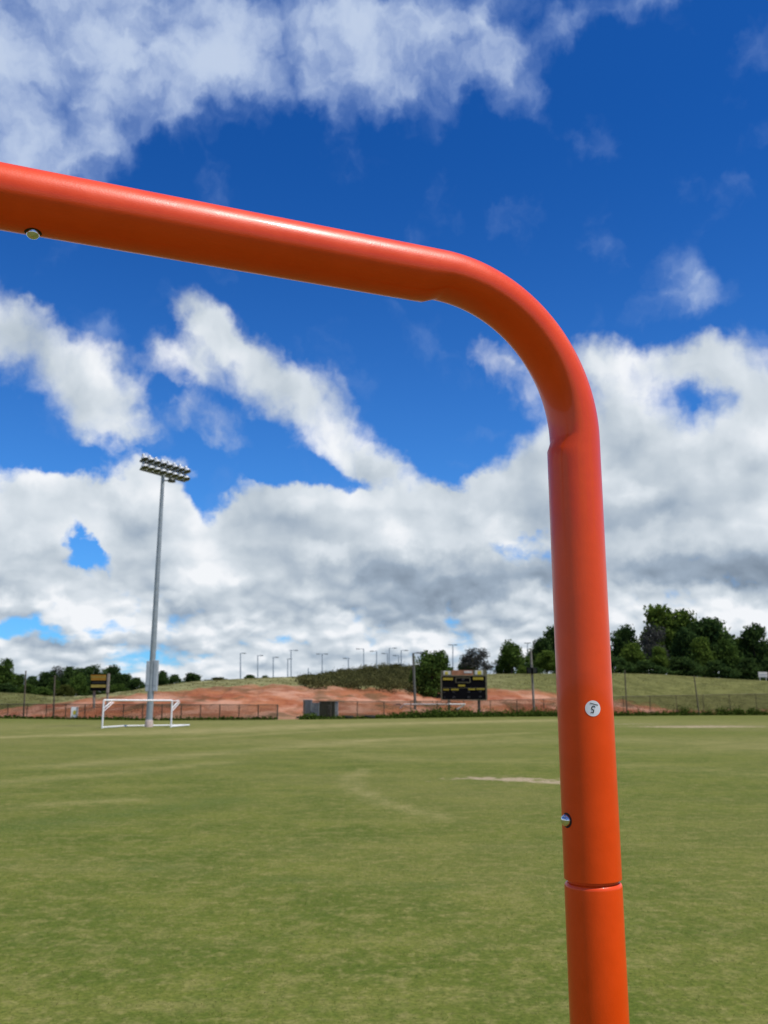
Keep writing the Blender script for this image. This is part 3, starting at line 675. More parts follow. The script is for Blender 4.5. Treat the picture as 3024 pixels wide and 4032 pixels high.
# ------------------------------------------------------------------ things by the fence
def cabinet(name, x0, y0, x1, y1, back, m_, label, ribs=0, depth=1.0, cat='cabinet', louv=None):
    xm = (x0 + x1) / 2; Yd = ground(xm, FENCE_Y(xm)).y + back; P = Panel(Yd)
    a = P.p(x0, y0); b = P.p(x1, y0); c = P.p(x1, y0)
    root = thing(name, Vector(((a.x + b.x) / 2, Yd + depth / 2, 0)), label, cat)
    MB().box(((a.x + b.x) / 2, Yd + depth / 2, a.z / 2), (b.x - a.x, depth, a.z), bev=.03).build('body', M[m_], root)
    MB().box(((a.x + b.x) / 2, Yd + depth / 2, a.z + .035), (b.x - a.x + .1, depth + .1, .06), bev=.01).build('lid', M[m_], root)
    mb = MB()
    for k in range(ribs):
        mb.box((a.x + (b.x - a.x) * (k + .5) / ribs, Yd - .035, a.z * .52), ((b.x - a.x) / ribs * .5, .06, a.z * .86))
    if ribs: mb.build('ribbed_front', M[m_], root)
    if louv:
        mb = MB()
        for k in range(5): mb.box((a.x + (b.x - a.x) * louv, Yd - .04, a.z * (.3 + .12 * k)), ((b.x - a.x) * .26, .05, .05))
        mb.build('louvres', M['corr'], root)
    return root
cabinet('metal_shed', 1194, 2757, 1226, 2815, 1.2, 'corr', 'grey weathered sheet metal shed at the open end of the fence', 5, 1.6, 'shed')
cabinet('storage_locker', 1219, 2769, 1256, 2815, .5, 'box', 'low pale ribbed locker between the grey shed and the dark cabinet', 6, .8, 'locker')
cabinet('utility_cabinet', 1257, 2763, 1316, 2816, 1.0, 'bingreen', 'dark green utility cabinet with louvres behind the fence', 0, 1.8, 'cabinet', .72)
cabinet('electric_cabinet', 1317.5, 2764, 1331, 2806, 1.6, 'box', 'narrow pale grey electric cabinet right of the dark green one', 0, .9)
def tyre(px, py, w_, label):
    Yd = ground(px, FENCE_Y(px)).y - .6; c = at(px, py, Yd); r_ = w_ / 2 / F * Yd
    root = thing('tyre', Vector((c.x, Yd, 0)), label, 'tyre', 'old tyres lying along the fence')
    pf = [(r_ * .55, .06), (r_ * .62, .0), (r_ * .92, .0), (r_, .08), (r_, .34), (r_ * .92, .42), (r_ * .62, .42), (r_ * .55, .36), (r_ * .55, .06)]
    MB().lathe(pf, 24, Matrix.Translation(Vector((c.x, Yd, 0)))).build('rubber_ring', M['tyre'], root)
    MB().lathe([(r_ * .56, .10), (r_ * .2, .12), (.0, .12)], 24, Matrix.Translation(Vector((c.x, Yd, 0)))).build('inner_shadow_disc', M['hole_shade'], root)
tyre(1370, 2819, 42, 'black tyre on the grass by the fence right of the green cabinet')
tyre(1456, 2819, 42, 'black tyre by the fence further right, halfway to the weeds')
def cube_pole(px0, py0, px1, py1, Yd, r_, m_, name, label, cat):
    b = at(px0, py0, Yd); t = at(px1, py1, Yd); root = thing(name, b, label, cat)
    MB().tube([b, b.lerp(t, .5), t], [r_, r_ * .92, r_ * .84], 10).build('shaft', M[m_], root); return root, b, t
Yd = foot(2100) + 5
r0, b, t = cube_pole(2104, 2815, 2090, 2564, Yd, .20, 'wood', 'utility_pole', 'grey wooden pole with black loudspeakers left of the orange post', 'pole')
MB().tube([t, t + Vector((0, 0, .05))], .19, 10).build('cap', M['wood'], r0)
c = at(2092, 2641, Yd)
for dx in (-.42, .42):
    q = Vector((c.x + dx, Yd - .42, c.z)); s_ = MB().box(q, (.78, .6, .98), Matrix.Rotation(R(14 if dx > 0 else -14), 3, 'Z'), bev=.05).build('loudspeaker', M['black'], r0)
    MB().box(q + Vector((0, -.33, 0)), (.6, .05, .8), Matrix.Rotation(R(14 if dx > 0 else -14), 3, 'Z')).build('grille', M['tyre'], s_)
MB().box(Vector((c.x, Yd - .2, c.z)), (1.1, .12, .12)).build('mounting_bar', M['steelpost'], r0)
Yd = foot(1632) + 9
r0, b, t = cube_pole(1634, 2754, 1627, 2572, Yd, .20, 'steelpost', 'lamp_post', 'grey lamp post standing on the clay beside the leafy tree', 'lamp post')
b0 = Vector((b.x, Yd, hill_z(1634, Yd) - .1)); MB().tube([b0, b], .2, 10).build('base', M['steelpost'], r0)
q = at(1652, 2570, Yd); MB().tube([t, Vector((q.x, Yd, q.z))], .07, 8).build('arm', M['farlamp'], r0)
MB().box(Vector((q.x, Yd, q.z - .02)), (.9, .4, .22), bev=.05).build('lamp_head', M['farlamp'], r0)

# lamp poles far beyond the crest
FP = [(947, 2572, 0, 22, 'tall lamp pole at the left end of the skyline row, its arm pointing right'), (1015, 2581, -3, 22, 'lamp pole second from the left on the skyline'), (1076, 2588, 0, 22, 'lamp pole third from the left on the skyline, arm to the right'),
      (1133, 2594, -2, 18, 'short lamp pole close against the left of a taller double one'), (1146, 2561, -6, 28, 'tallest lamp pole of the left half, right of a short one'), (1214, 2630, 0, 0, 'short bare pole tip above the grassy crest left of the scrub'),
      (1269, 2575, -24, 24, 'T-shaped lamp pole over the left end of the scrub'), (1372, 2592, -22, 7, 'low lamp pole with arm left above the rising scrub'), (1432, 2555, -30, 0, 'tall lamp pole with arm left at the start of the scrub top'),
      (1483, 2564, -27, 0, 'lamp pole with arm left over the middle of the scrub'), (1526, 2573, -24, 0, 'shorter lamp pole with arm left hugging a taller pole'), (1533, 2552, 0, 30, 'tall lamp pole with arm right over the scrub'),
      (1570, 2581, -24, 0, 'low lamp pole with arm left between two taller ones'), (1580, 2561, 0, 28, 'lamp pole with arm right, left of the grey lamp post'), (1783, 2539, -18, 18, 'tall T-shaped lamp pole between the leafy tree and the greyish tree'),
      (1858, 2557, -14, 10, 'lamp pole whose bar peeps over the greyish tree'), (2077, 2532, -14, 14, 'T-shaped lamp pole peeping beside the round dark tree')]
for k, (px, py, l_, r_, lab) in enumerate(FP):
    Yd = 430 + (k * 37) % 60; b = at(px + .4, 2784, Yd); b.z = 0; t = at(px, py, Yd)
    o = thing('lamp_pole', b, lab, 'lamp pole', 'lamp poles on the skyline')
    MB().tube([b, t], [.36, .22], 8).build('shaft', M['farpole'], o)
    if l_ or r_:
        a = at(px + l_, py, Yd); c = at(px + r_, py, Yd)
        MB().box(((a.x + c.x) / 2, Yd, t.z), (c.x - a.x, .25, .25)).build('arm', M['farpole'], o)
        for e, s_ in ((l_, -1), (r_, 1)):
            if abs(e) >= 10:
                q = at(px + e, py, Yd); MB().box((q.x - s_ * .95, Yd, t.z - .02), (1.7, .6, .40), bev=.1).build('lamp_head', M['farlamp'], o)

# ------------------------------------------------------------------ trees
def crown_mesh(name, seed, lobes, leaves, leaf, hollow=0.55, mats=()):
    rng = np.random.default_rng(seed); C = []; T = []
    for (cx, cy, cz, rx, ry, rz) in lobes:
        n_cl = max(8, int(34 * (rx * ry * rz) ** (1 / 3) / .3))
        d = rng.normal(size=(n_cl, 3)); d /= np.linalg.norm(d, axis=1)[:, None]
        cen = np.array([cx, cy, cz]) + d * np.array([rx, ry, rz]) * rng.uniform(hollow, .98, (n_cl, 1))
        for q in cen:
            k = int(leaves * rng.uniform(.5, 1.4)); rad = rng.uniform(.045, .095)
            C.append(q + np.clip(rng.normal(size=(k, 3)), -1.5, 1.5) * np.array([rad, rad, rad * .75])); T.append(np.full(k, rng.uniform(.1, .8)) + rng.normal(0, .18, k))
    C = np.concatenate(C); T = np.clip(np.concatenate(T), 0, 1)
    C[:, 2] = np.maximum(C[:, 2], .02)
    return fast_mesh(name, leaf_quads(C, leaf, rng), 4, np.repeat(T, 4), mats)
LOBES = {'round': [(0, 0, .56, .36, .36, .34), (-.17, .05, .42, .28, .28, .24), (.18, -.05, .44, .28, .28, .25), (.03, .1, .78, .22, .22, .18)],
         'tall': [(0, 0, .60, .26, .26, .34), (-.15, .03, .42, .24, .24, .22), (.16, 0, .48, .22, .22, .24), (.06, .02, .86, .14, .14, .13), (-.12, 0, .74, .15, .15, .14), (.0, 0, .25, .26, .26, .17)],
         'wide': [(0, 0, .55, .34, .30, .30), (-.30, 0, .45, .24, .24, .24), (.30, .02, .48, .24, .24, .26), (-.14, 0, .76, .2, .2, .17), (.16, 0, .80, .2, .2, .17), (0, 0, .24, .40, .3, .18)],
         'loose': [(-.2, 0, .42, .20, .2, .16), (.18, .02, .46, .2, .2, .17), (0, 0, .66, .2, .2, .2), (-.14, 0, .80, .13, .13, .13), (.12, 0, .84, .12, .12, .12), (.28, 0, .66, .12, .12, .12)],
         'bush': [(0, 0, .45, .40, .36, .42), (-.26, 0, .34, .24, .24, .30), (.27, 0, .36, .24, .24, .32), (.05, 0, .74, .22, .2, .22)]}
CROWN = {}
def crown(shape, tone_, var):
    k = (shape, tone_, var)
    if k not in CROWN:
        lv = 58 if shape != 'loose' else 34
        CROWN[k] = crown_mesh('crown', hash_(shape) + var * 17 + hash_(tone_), LOBES[shape], lv, (.030 if shape != 'loose' else .023), .45 if shape != 'loose' else .35, [LEAF[tone_]])
    return CROWN[k]
def hash_(s): return sum(ord(c) * (i + 3) for i, c in enumerate(s))
TRUNK = {}
def trunk_mesh(shape):
    if shape not in TRUNK:
        mb = MB(); mb.tube([(0, 0, -.03), (.01, 0, .18), (-.01, .01, .4), (.01, 0, .62)], [.035, .028, .022, .012], 8)
        for a, z0, z1, r_ in ((.4, .22, .52, .22), (2.5, .28, .56, .24), (4.3, .33, .66, .18), (5.4, .42, .74, .14)):
            mb.tube([(0, 0, z0), (math.cos(a) * r_ * .5, math.sin(a) * r_ * .5, (z0 + z1) / 2), (math.cos(a) * r_, math.sin(a) * r_, z1)], [.016, .011, .005], 6)
        o = mb.build('trunk', M['bark']); TRUNK[shape] = o.data; bpy.data.objects.remove(o)
    return TRUNK[shape]
def tree(px, top, base, w_, Yoff, shape, tone_, label, group=None, name='tree', sink=0.0):
    Yd = foot(px) + Yoff; zb = hill_z(px, Yd) if base is None else at(px, base, Yd).z
    zt = at(px, top, Yd).z; hh = zt - zb + sink; ww = w_ / F * Yd
    if shape == 'bush': sink += .14 * (zt - zb); hh = zt - zb + sink
    var = random.randint(0, 1)
    root = thing(name, Vector((at(px, top, Yd).x, Yd, zb - sink)), label, 'tree' if name != 'shrub' else 'shrub', group)
    root.rotation_euler.z = random.choice([0, math.pi]) + random.uniform(-.3, .3)
    for nm, me_ in (('crown', crown(shape, tone_, var)), ('trunk', trunk_mesh('t'))):
        o = bpy.data.objects.new(nm, me_); COL.objects.link(o); o.parent = root
        o.scale = (ww, ww, hh) if nm == 'crown' else (min(ww, hh), min(ww, hh), hh)
        if nm == 'crown': o.scale = (ww * (1.0 if shape in ('round', 'bush') else 1.05), ww * .9, hh / .98)
    return root
GL = 'trees along the left horizon'; GR = 'trees on the hill at right'
for a in [
    (14, 2598, None, 130, 100, 'round', 'mid', 'tall green tree at the left edge of the photo', GL), (72, 2652, None, 84, 96, 'bush', 'mid', 'lower green tree right beside the tall left edge tree', GL),
    (132, 2660, None, 100, 104, 'bush', 'dark', 'low dark tree right of the far left pole tip', GL), (188, 2642, None, 92, 106, 'wide', 'dark', 'dark tree where the left treeline starts to rise', GL),
    (226, 2624, None, 76, 108, 'loose', 'grey', 'thin greyish tree with sky gaps on the left treeline', GL), (275, 2621, None, 104, 110, 'round', 'dark', 'broad dark tree at the left end of the high treeline crest', GL),
    (328, 2626, None, 90, 108, 'wide', 'dark', 'dark tree just left of the gold scoreboard', GL), (374, 2617, None, 84, 112, 'loose', 'dark', 'open crowned tree standing behind the gold scoreboard', GL),
    (436, 2617, None, 104, 110, 'round', 'dark', 'tall dark tree right of the gold scoreboard', GL), (486, 2650, None, 90, 106, 'wide', 'dark', 'sloping dark tree between gold scoreboard and floodlight pole', GL),
    (540, 2666, None, 100, 104, 'bush', 'dark', 'low dark tree just left of the floodlight pole', GL), (598, 2674, None, 80, 104, 'bush', 'dark', 'low tree behind the floodlight pole boxes', GL),
    (216, 2670, None, 60, 84, 'tall', 'mid', 'small lighter tree in front of the left treeline', GL), (308, 2655, None, 90, 86, 'round', 'mid', 'rounded mid green tree in front of the left treeline', GL),
    (258, 2696, None, 84, 76, 'bush', 'olive', 'low brownish bush before the left treeline', GL), (168, 2706, None, 90, 80, 'bush', 'mid', 'low green bush left of the brownish one', GL),
    (462, 2690, None, 90, 92, 'bush', 'mid', 'low green bush on the slope right of the gold scoreboard', GL), (390, 2690, None, 90, 92, 'bush', 'dark', 'dark low bush under the gold scoreboard', GL),
    (30, 2690, None, 130, 82, 'bush', 'dark', 'dark low growth under the left edge tree', GL), (110, 2695, None, 100, 84, 'bush', 'mid', 'low growth behind the far left pole', GL),
    (640, 2638, None, 56, 104, 'round', 'dark', 'peaked dark tree just right of the floodlight pole', GL), (692, 2654, None, 84, 106, 'bush', 'dark', 'dark low tree in the middle of the group right of the floodlight pole', GL),
    (762, 2648, None, 84, 106, 'round', 'dark', 'dark rounded tree at the right end of the group beyond the floodlight pole', GL), (860, 2666, None, 110, 90, 'bush', 'olive', 'pale low bush on the grassy crest', GL),
    (984, 2655, None, 58, 96, 'round', 'dark', 'small dark treetop over the grassy crest', GL), (1046, 2659, None, 60, 96, 'bush', 'dark', 'flat dark treetop right of the small round one', GL),
    # right-hand side
    (1700, 2563, 2762, 150, 22, 'wide', 'mid', 'leafy slender tree on the clay bank left of the black scoreboard', GR), (1738, 2598, 2750, 84, 25, 'loose', 'mid', 'thinner tree leaning behind the slender one by the scoreboard', GR),
    (1878, 2553, None, 150, 92, 'loose', 'grey', 'greyish sparse tree above the black scoreboard', GR), (1846, 2580, None, 90, 96, 'round', 'dark', 'dark green tree merged with the greyish one', GR),
    (2014, 2528, None, 132, 84, 'round', 'mid', 'round dense tree right of the black scoreboard', GR), (1985, 2580, None, 76, 88, 'bush', 'dark', 'lower dark left side of the round tree clump', GR),
    (2132, 2508, None, 124, 94, 'round', 'dark', 'dark tree rising behind the wooden pole', GR), (2190, 2462, None, 150, 100, 'tall', 'dark', 'tall dark tree partly hidden by the orange post', GR), (2150, 2560, None, 110, 80, 'round', 'bright', 'lighter green tree between the wooden pole and the orange post', GR),
    (2085, 2608, None, 100, 78, 'bush', 'dark', 'dark low growth at the foot of the wooden pole trees', GR), (2055, 2615, None, 44, 70, 'bush', 'bright', 'small yellow green bush left of the loudspeaker pole', GR), (2310, 2480, None, 160, 100, 'wide', 'dark', 'dark tree behind the orange post', GR),
    (2452, 2459, None, 140, 98, 'round', 'dark', 'dark tree right beside the orange post', GR), (2640, 2384, None, 240, 104, 'wide', 'bright', 'tallest bright green tree on the right hill', GR),
    (2572, 2462, None, 128, 84, 'loose', 'grey', 'grey bare looking tree in front of the tallest one', GR), (2486, 2536, None, 124, 76, 'tall', 'bright', 'low yellow green tree right of the orange post', GR),
    (2592, 2548, None, 96, 74, 'tall', 'bright', 'low yellow green tree under the grey bare one', GR), (2785, 2430, None, 250, 92, 'round', 'dark', 'large dark domed tree on the right hill', GR),
    (2700, 2470, None, 140, 88, 'round', 'dark', 'dark tree between the tallest one and the domed one', GR), (2758, 2512, None, 110, 74, 'tall', 'bright', 'light green tree in front of the domed tree', GR), (2862, 2520, None, 120, 76, 'tall', 'mid', 'mid green tree right of the light green front tree', GR),
    (2966, 2460, None, 150, 92, 'tall', 'dark', 'tall dark tree near the right edge', GR), (3052, 2500, None, 130, 90, 'round', 'dark', 'dark tree cut by the right edge of the photo', GR), (2905, 2505, None, 120, 96, 'wide', 'mid', 'tree in the dip between the domed tree and the right edge one', GR),
    (2425, 2585, None, 130, 72, 'bush', 'dark', 'dark undergrowth clump beside the orange post', GR), (2545, 2600, None, 150, 70, 'bush', 'dark', 'dark undergrowth clump below the grey bare tree', GR), (2690, 2585, None, 170, 70, 'bush', 'dark', 'dark undergrowth clump below the tallest tree', GR),
    (2820, 2600, None, 150, 70, 'bush', 'dark', 'dark undergrowth clump below the domed tree', GR), (2930, 2590, None, 130, 72, 'bush', 'dark', 'dark undergrowth clump left of the small white signboard', GR), (3030, 2590, None, 120, 74, 'bush', 'dark', 'dark undergrowth clump behind the small white signboard', GR)]:
    tree(*a)

# ------------------------------------------------------------------ scrub and weeds (nobody could count these)
def scrub():
    TOP = ip([(1170, 2676), (1210, 2672), (1260, 2664), (1340, 2646), (1440, 2630), (1560, 2625), (1640, 2624), (1700, 2628), (1760, 2650)])
    BOT = ip([(1170, 2680), (1240, 2695), (1350, 2708), (1450, 2702), (1560, 2708), (1640, 2732), (1700, 2745), (1760, 2742)])
    C = []; T = []
    for k in range(760):
        px = RNG.uniform(1190, 1755); f_ = RNG.uniform(0, 1) ** .8; lo = BOT(px); hi = TOP(px)
        py = lo + (hi - lo) * f_ + RNG.normal(0, 3); Yd = foot(px) + 24 + 34 * f_ + RNG.uniform(-3, 3); c = np.array(at(px, py, Yd)); n = 120
        rad = RNG.uniform(.35, .9) * (1 - .35 * f_); q = c + RNG.normal(size=(n, 3)) * np.array([rad * 1.1, rad, rad * .65]); q[:, 2] = np.minimum(q[:, 2], c[2] + rad * 1.2)
        C.append(q); T.append(np.clip(RNG.uniform(.05, .85) + RNG.normal(0, .15, n), 0, 1))
    for k in range(150):                               # feathery tips along the top
        px = RNG.uniform(1190, 1740); py = TOP(px) + RNG.uniform(-3, 5); Yd = foot(px) + 58; c = np.array(at(px, py, Yd)); n = 8
        C.append(c + RNG.normal(size=(n, 3)) * np.array([.18, .18, .35])); T.append(np.full(n, RNG.uniform(.1, .7)))
    C = np.concatenate(C); T = np.concatenate(T)
    tag(link('scrub', fast_mesh('scrub', leaf_quads(C, .13, RNG), 4, np.repeat(T, 4), [LEAF['scrub']])), 'dense dark green scrub covering the mound above the clay bank', 'scrub', kind='stuff')
    # earth under the scrub is the hill itself
scrub()
def weeds():
    C = []; T = []
    tab = ip([(1190, .5), (1230, .6), (1260, .25), (1330, .25), (1400, .15), (1540, .35), (1620, .8), (1760, 1.0), (1900, .8), (2000, .7), (2100, .9), (2200, .8), (2420, .5), (2560, .5), (2700, .6), (3100, .7)])
    for k in range(1500):
        px = RNG.uniform(1195, 3120); a = tab(px)
        if RNG.uniform() > a + .12: continue
        Yd = ground(px, FENCE_Y(px)).y - RNG.uniform(.1, 1.5); hh = RNG.uniform(.25, 1.0) * a * 1.15 + .12; n = int(12 + 26 * a)
        x = colx(px) * Yd
        q = np.array([x, Yd, 0]) + RNG.normal(size=(n, 3)) * np.array([.32, .2, 0]); q[:, 2] = np.abs(RNG.normal(0, .5, n)) * hh
        C.append(q); T.append(np.clip(RNG.uniform(.1, .9) + RNG.normal(0, .15, n), 0, 1))
    for k in range(300):                               # thin tufts under the left fence
        px = RNG.uniform(-200, 1090); Yd = ground(px, FENCE_Y(px)).y - RNG.uniform(.0, .5); n = 10
        q = np.array([colx(px) * Yd, Yd, 0]) + RNG.normal(size=(n, 3)) * np.array([.3, .1, 0]); q[:, 2] = np.abs(RNG.normal(0, .14, n)); C.append(q); T.append(np.full(n, RNG.uniform(0, .6)))
    for px, s_ in ((2690, 1.3), (2900, 1.0), (2960, .9), (2840, .9)):   # taller tangles
        Yd = ground(px, FENCE_Y(px)).y - .8; n = 500
        q = np.array([colx(px) * Yd, Yd, .5 * s_]) + RNG.normal(size=(n, 3)) * np.array([.6, .35, .42]) * s_; q[:, 2] = np.abs(q[:, 2]); C.append(q); T.append(np.clip(RNG.normal(.35, .25, n), 0, 1))
    C = np.concatenate(C); T = np.concatenate(T)
    tag(link('weeds', fast_mesh('weeds', leaf_quads(C, .15, RNG), 4, np.repeat(T, 4), [LEAF['weed']])), 'green weeds growing along the foot of the fence', 'weeds', kind='stuff')
weeds()
def hill_grass():
    n = 30000; px = RNG.uniform(-300, 3400, n); V = []; T = []
    fx = np.array([foot(p) for p in np.arange(-300, 3401, 10)]); gx = np.arange(-300, 3401, 10)
    Yo = RNG.uniform(27, 66, n)
    for p, yo in zip(px, Yo):
        Yd = np.interp(p, gx, fx) + yo; V.append((colx(p) * Yd, Yd, hill_z(p, Yd)))
    V = np.array(V); hh = RNG.uniform(.05, .13, n); a = RNG.uniform(0, 2 * np.pi, n); dv = np.stack([np.cos(a), np.sin(a) * .4, np.zeros(n)], 1) * RNG.uniform(.06, .16, (n, 1))
    tip = V + np.c_[RNG.normal(0, .12, (n, 2)), hh]
    q = np.stack([V - dv, V + dv, tip], 1).reshape(-1, 3)
    lush = np.where(px > 600, np.clip((px - 1750) / 350, 0, 1), np.clip((330 - px) / 180, 0, 1))
    T = np.clip((1 - lush) * RNG.normal(.75, .2, n) + lush * RNG.normal(.35, .15, n), 0, 1)
    m_ = leaf_mat('tall_dry_grass', (0.100, 0.100, 0.028), (0.26, 0.24, 0.11), .25)
    tag(link('tall_grass', fast_mesh('tall_grass', q, 3, np.repeat(T, 3), [m_])), 'unmown pale grass on the hill top', 'grass', kind='stuff')
hill_grass()

# ------------------------------------------------------------------ the orange goal frame in the foreground
rt = .024
AZB = .4227; SLB = .0215
E1 = Vector((math.cos(AZB), math.sin(AZB), SLB)).normalized(); UP = Vector((-.005, -.0118, 1.0)).normalized()
K = Vector((.1753, .8358, CZ)) + UP * (.373 + SLB * .1753 / math.cos(AZB))      # where the two pipe axes meet
BN = E1.cross(UP).normalized(); RB = .1375
H_ = K.z / UP.z
goal = thing('goal_frame', K - UP * H_, 'orange steel pipe goal frame with a white 5 sticker in the foreground', 'goal')
def pipe(path, name, cuts=(), seg=64):
    """path: list of (centre, radial-out direction, side direction, inner squeeze)."""
    vs = []; fs = []
    for (c, o_, s_, sq, rr) in path:
        for k in range(seg):
            a = 2 * math.pi * k / seg; ca, sa = math.cos(a), math.sin(a)
            f_ = 1.0
            if ca < 0: f_ = 1 - sq * (-ca) ** .8
            vs.append(c + o_ * (ca * rr * f_) + s_ * (sa * rr))
    n = len(path)
    for i in range(n - 1):
        if i in cuts: continue
        for k in range(seg): fs.append([i * seg + k, i * seg + (k + 1) % seg, (i + 1) * seg + (k + 1) % seg, (i + 1) * seg + k])
    return MB().add(vs, [f[::-1] for f in fs], 0, True).build(name, M['orange'], goal)
def sstep(x): x = max(0.0, min(1.0, x)); return x * x * (3 - 2 * x)
def corner(sign, kx):
    """bent corner pipe: sign +1 the corner in view, -1 its mirror at the other end."""
    e = E1 * sign; path = []; c0 = kx - e * RB - UP * RB
    seam = .4665; n = 40                 # pipe from the post seam up
    L0 = seam_len; 
    def add(c, o_, sq, rr=rt): path.append((c, o_, BN * sign, sq, rr))
    zs = [L0 - RB - .0006, L0 - RB - .0003, L0 - RB - .0015, L0 - RB - .003]
    add(kx - UP * (L0 - .03), e, 0, rt - .0022); add(kx - UP * L0, e, 0, rt - .0020); add(kx - UP * L0, e, 0, rt - .0020); add(kx - UP * L0, e, 0, rt - .0003); add(kx - UP * L0, e, 0, rt - .0003); add(kx - UP * (L0 - .0003), e, 0, rt); add(kx - UP * (L0 - .0003), e, 0, rt)
    for k in range(1, 40):
        d = L0 + (RB - L0) * k / 40; q = d - RB
        add(kx - UP * d, e, .22 * sstep((.009 - q) / .014) if q < .009 else 0)
    for k in range(0, 65):
        t = math.pi / 2 * (1 - k / 64)
        o_ = e * math.sin(t) + UP * math.cos(t)
        add(c0 + o_ * RB, o_, .22 + .02 * math.sin(2 * t))
    for k in range(1, 41):
        d = RB + (BARL - RB) * k / 40; q = d - RB
        add(kx - e * d, UP, .22 * sstep((.008 - q) / .013) if q < .008 else 0)
    add(kx - e * (BARL + .0008), UP, 0, rt - .0006); add(kx - e * (BARL + .0008), UP, 0, rt - .0026)
    return pipe(path, 'corner_pipe', (1, 3, 5))
# lengths along the pipes
def along_post(py):                    # distance below K of the post axis point seen at image row py (column of the post)
    best = None
    for d in np.linspace(0, 1.2, 2401):
        q = K - UP * d - Vector((0, 0, CZ)); y = q.y * CP + q.z * SP; v = -q.y * SP + q.z * CP; py_ = 2016 - F * v / y
        if best is None or abs(py_ - py) < best[0]: best = (abs(py_ - py), d)
    return best[1]
seam_len = along_post(3458); BARL = .66
W_ = 1.83
cor = corner(1, K)
K2 = K - E1 * W_
cor2 = corner(-1, K2)
def straight(a, b, o_, s_, name, bev=.0038, neck=.016):
    d = (b - a).normalized(); L = (b - a).length; path = []
    path.append((a - d * neck, o_, s_, 0, rt - .0031)); path.append((a + d * .0002, o_, s_, 0, rt - .0031)); path.append((a + d * .0002, o_, s_, 0, rt - .0031))
    for k in range(9):
        t = k / 8 * math.pi / 2; path.append((a + d * (bev * (1 - math.cos(t)) + .0002), o_, s_, 0, rt - .0030 + .0030 * math.sin(t)))
    for k in range(1, 12): path.append((a + d * (bev + (L - bev) * k / 11), o_, s_, 0, rt))
    return pipe(path, name, (1,))
GAP = .0022
low = straight(K - UP * (seam_len + GAP), K - UP * (H_ - .004), -E1, BN, 'lower_post')
low2 = straight(K2 - UP * (seam_len + GAP), K2 - UP * (H_ - .004), E1, -BN, 'lower_post')
a = K - E1 * (BARL + GAP); b = K2 + E1 * (BARL + .0008)
straight(a, b, -UP, BN, 'crossbar_pipe')
apex = (K + K2) / 2 - UP * H_ + Vector((-E1.y, E1.x, 0)).normalized() * 1.95; apex.z = rt
for q in (K, K2):
    p0 = q - UP * (H_ - .03); p0.z = rt; MB().tube([p0, p0.lerp(apex, .5), apex], rt, 24).build('base_pipe', M['orange'], goal)

def on_pipe(c, axis, out, u, v, r_):        # point on a pipe wall: u along the wall's turn, v along the axis
    s_ = axis.cross(out); t = u / rt
    return c + axis * v + (out * math.cos(t) + s_ * math.sin(t)) * r_
def disc(c, axis, out, rad, lift, rings=4, seg=32, z=None):
    vs = [on_pipe(c, axis, out, 0, 0, rt + lift)]; fs = []
    for i in range(1, rings + 1):
        for k in range(seg):
            a = 2 * math.pi * k / seg; vs.append(on_pipe(c, axis, out, rad * i / rings * math.cos(a), rad * i / rings * math.sin(a), rt + lift))
    for k in range(seg): fs.append([0, 1 + k, 1 + (k + 1) % seg])
    for i in range(rings - 1):
        for k in range(seg): fs.append([1 + i * seg + k, 1 + (i + 1) * seg + k, 1 + (i + 1) * seg + (k + 1) % seg, 1 + i * seg + (k + 1) % seg])
    return vs, fs
def button(c, axis, out):
    vs, fs = disc(c - axis * .0, axis, out, .0062, .00015)  # dark disc on the pipe wall paints the shadowed gap round the button
    MB().add(vs, fs, 0, True).build('button_gap_shade', M['hole_shade'], cor)
    m4 = Matrix.Translation(c + out * (rt - .001)) @ out.to_track_quat('Z', 'Y').to_matrix().to_4x4()
    rb = .0049
    pf = [(rb, -.002), (rb, .0018)] + [(rb * math.cos(t), .0018 + .0040 * math.sin(t)) for t in np.linspace(.1, math.pi / 2, 10)]
    MB().lathe(pf, 28, m4).build('push_button', M['chrome'], cor)
button(K - UP * along_post(3222), UP, -E1)
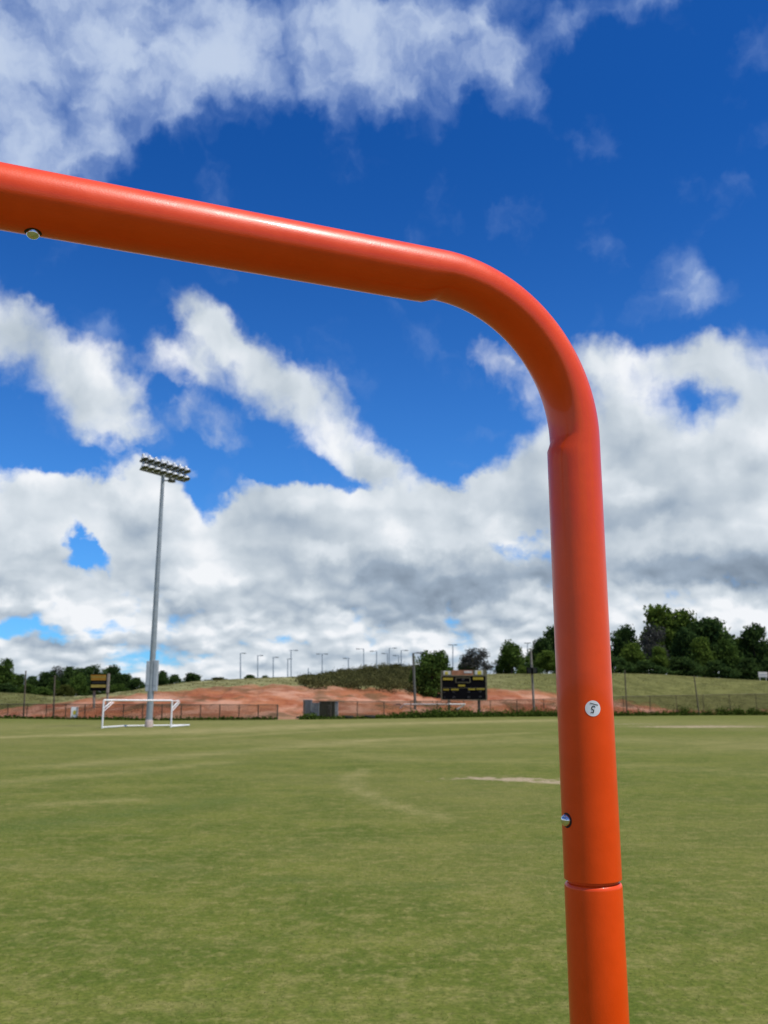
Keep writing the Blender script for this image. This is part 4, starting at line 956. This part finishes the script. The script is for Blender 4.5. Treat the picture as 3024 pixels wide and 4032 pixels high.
# crossbar button: the point of the bar axis above image column 130
best = min(np.linspace(.2, BARL, 2000), key=lambda d: abs((lambda q: 1512 + F * q.x / (q.y * CP + q.z * SP))(K - E1 * d - UP * rt - Vector((0, 0, CZ))) - 130))
button(K - E1 * best, E1, -UP)
# the sticker
dS = along_post(2788); cS = K - UP * dS
view = (Vector((0, 0, CZ)) - cS); view = (view - UP * view.dot(UP)).normalized()
outS = Matrix.Rotation(R(15.5), 3, UP) @ view; outS.normalize()
def clean_cross(a, b): return a.cross(b)
vs, fs = disc(cS, UP, outS, .0066, .00018, 5, 40)
sti = MB().add(vs, fs, 0, True).build('sticker', M['sticker'], cor)
tag(sti, 'round white sticker marked with an upside down 5')
fc = bpy.data.curves.new('five', 'FONT'); fc.body = '5'; fc.size = .0082; fc.align_x = 'CENTER'; fc.align_y = 'CENTER'; fc.resolution_u = 6
fo = bpy.data.objects.new('five', fc); COL.objects.link(fo)
bpy.context.view_layer.update(); dg = bpy.context.evaluated_depsgraph_get()
tm = fo.evaluated_get(dg).to_mesh(); tv = [v.co.copy() for v in tm.vertices]; tf = [list(p.vertices) for p in tm.polygons]
bpy.data.objects.remove(fo)
x0 = min(v.x for v in tv); x1 = max(v.x for v in tv); y0 = min(v.y for v in tv); y1 = max(v.y for v in tv)
hs = .0060 / (y1 - y0)
LC = [((v.x - (x0 + x1) / 2) * hs, (v.y - (y0 + y1) / 2) * hs - .0006 + .0006) for v in tv]
UL = [(-.0036 + .0072 * k / 12, -.00415) for k in range(13)] + [(-.0036 + .0072 * k / 12, -.0048) for k in range(13)]
rotS = R(180 - 14)
def place(pts, lift=.0004):
    out = []
    for (x, y) in pts:
        y += .0008
        X_ = x * math.cos(rotS) - y * math.sin(rotS); Y_ = x * math.sin(rotS) + y * math.cos(rotS)
        out.append(on_pipe(cS, UP, outS, X_, Y_, rt + lift))
    return out
mb = MB(); mb.add(place(LC), tf); mb.add(place(UL), [[k, 13 + k, 14 + k, k + 1] for k in range(12)]); mb.build('digit', M['ink'], sti)
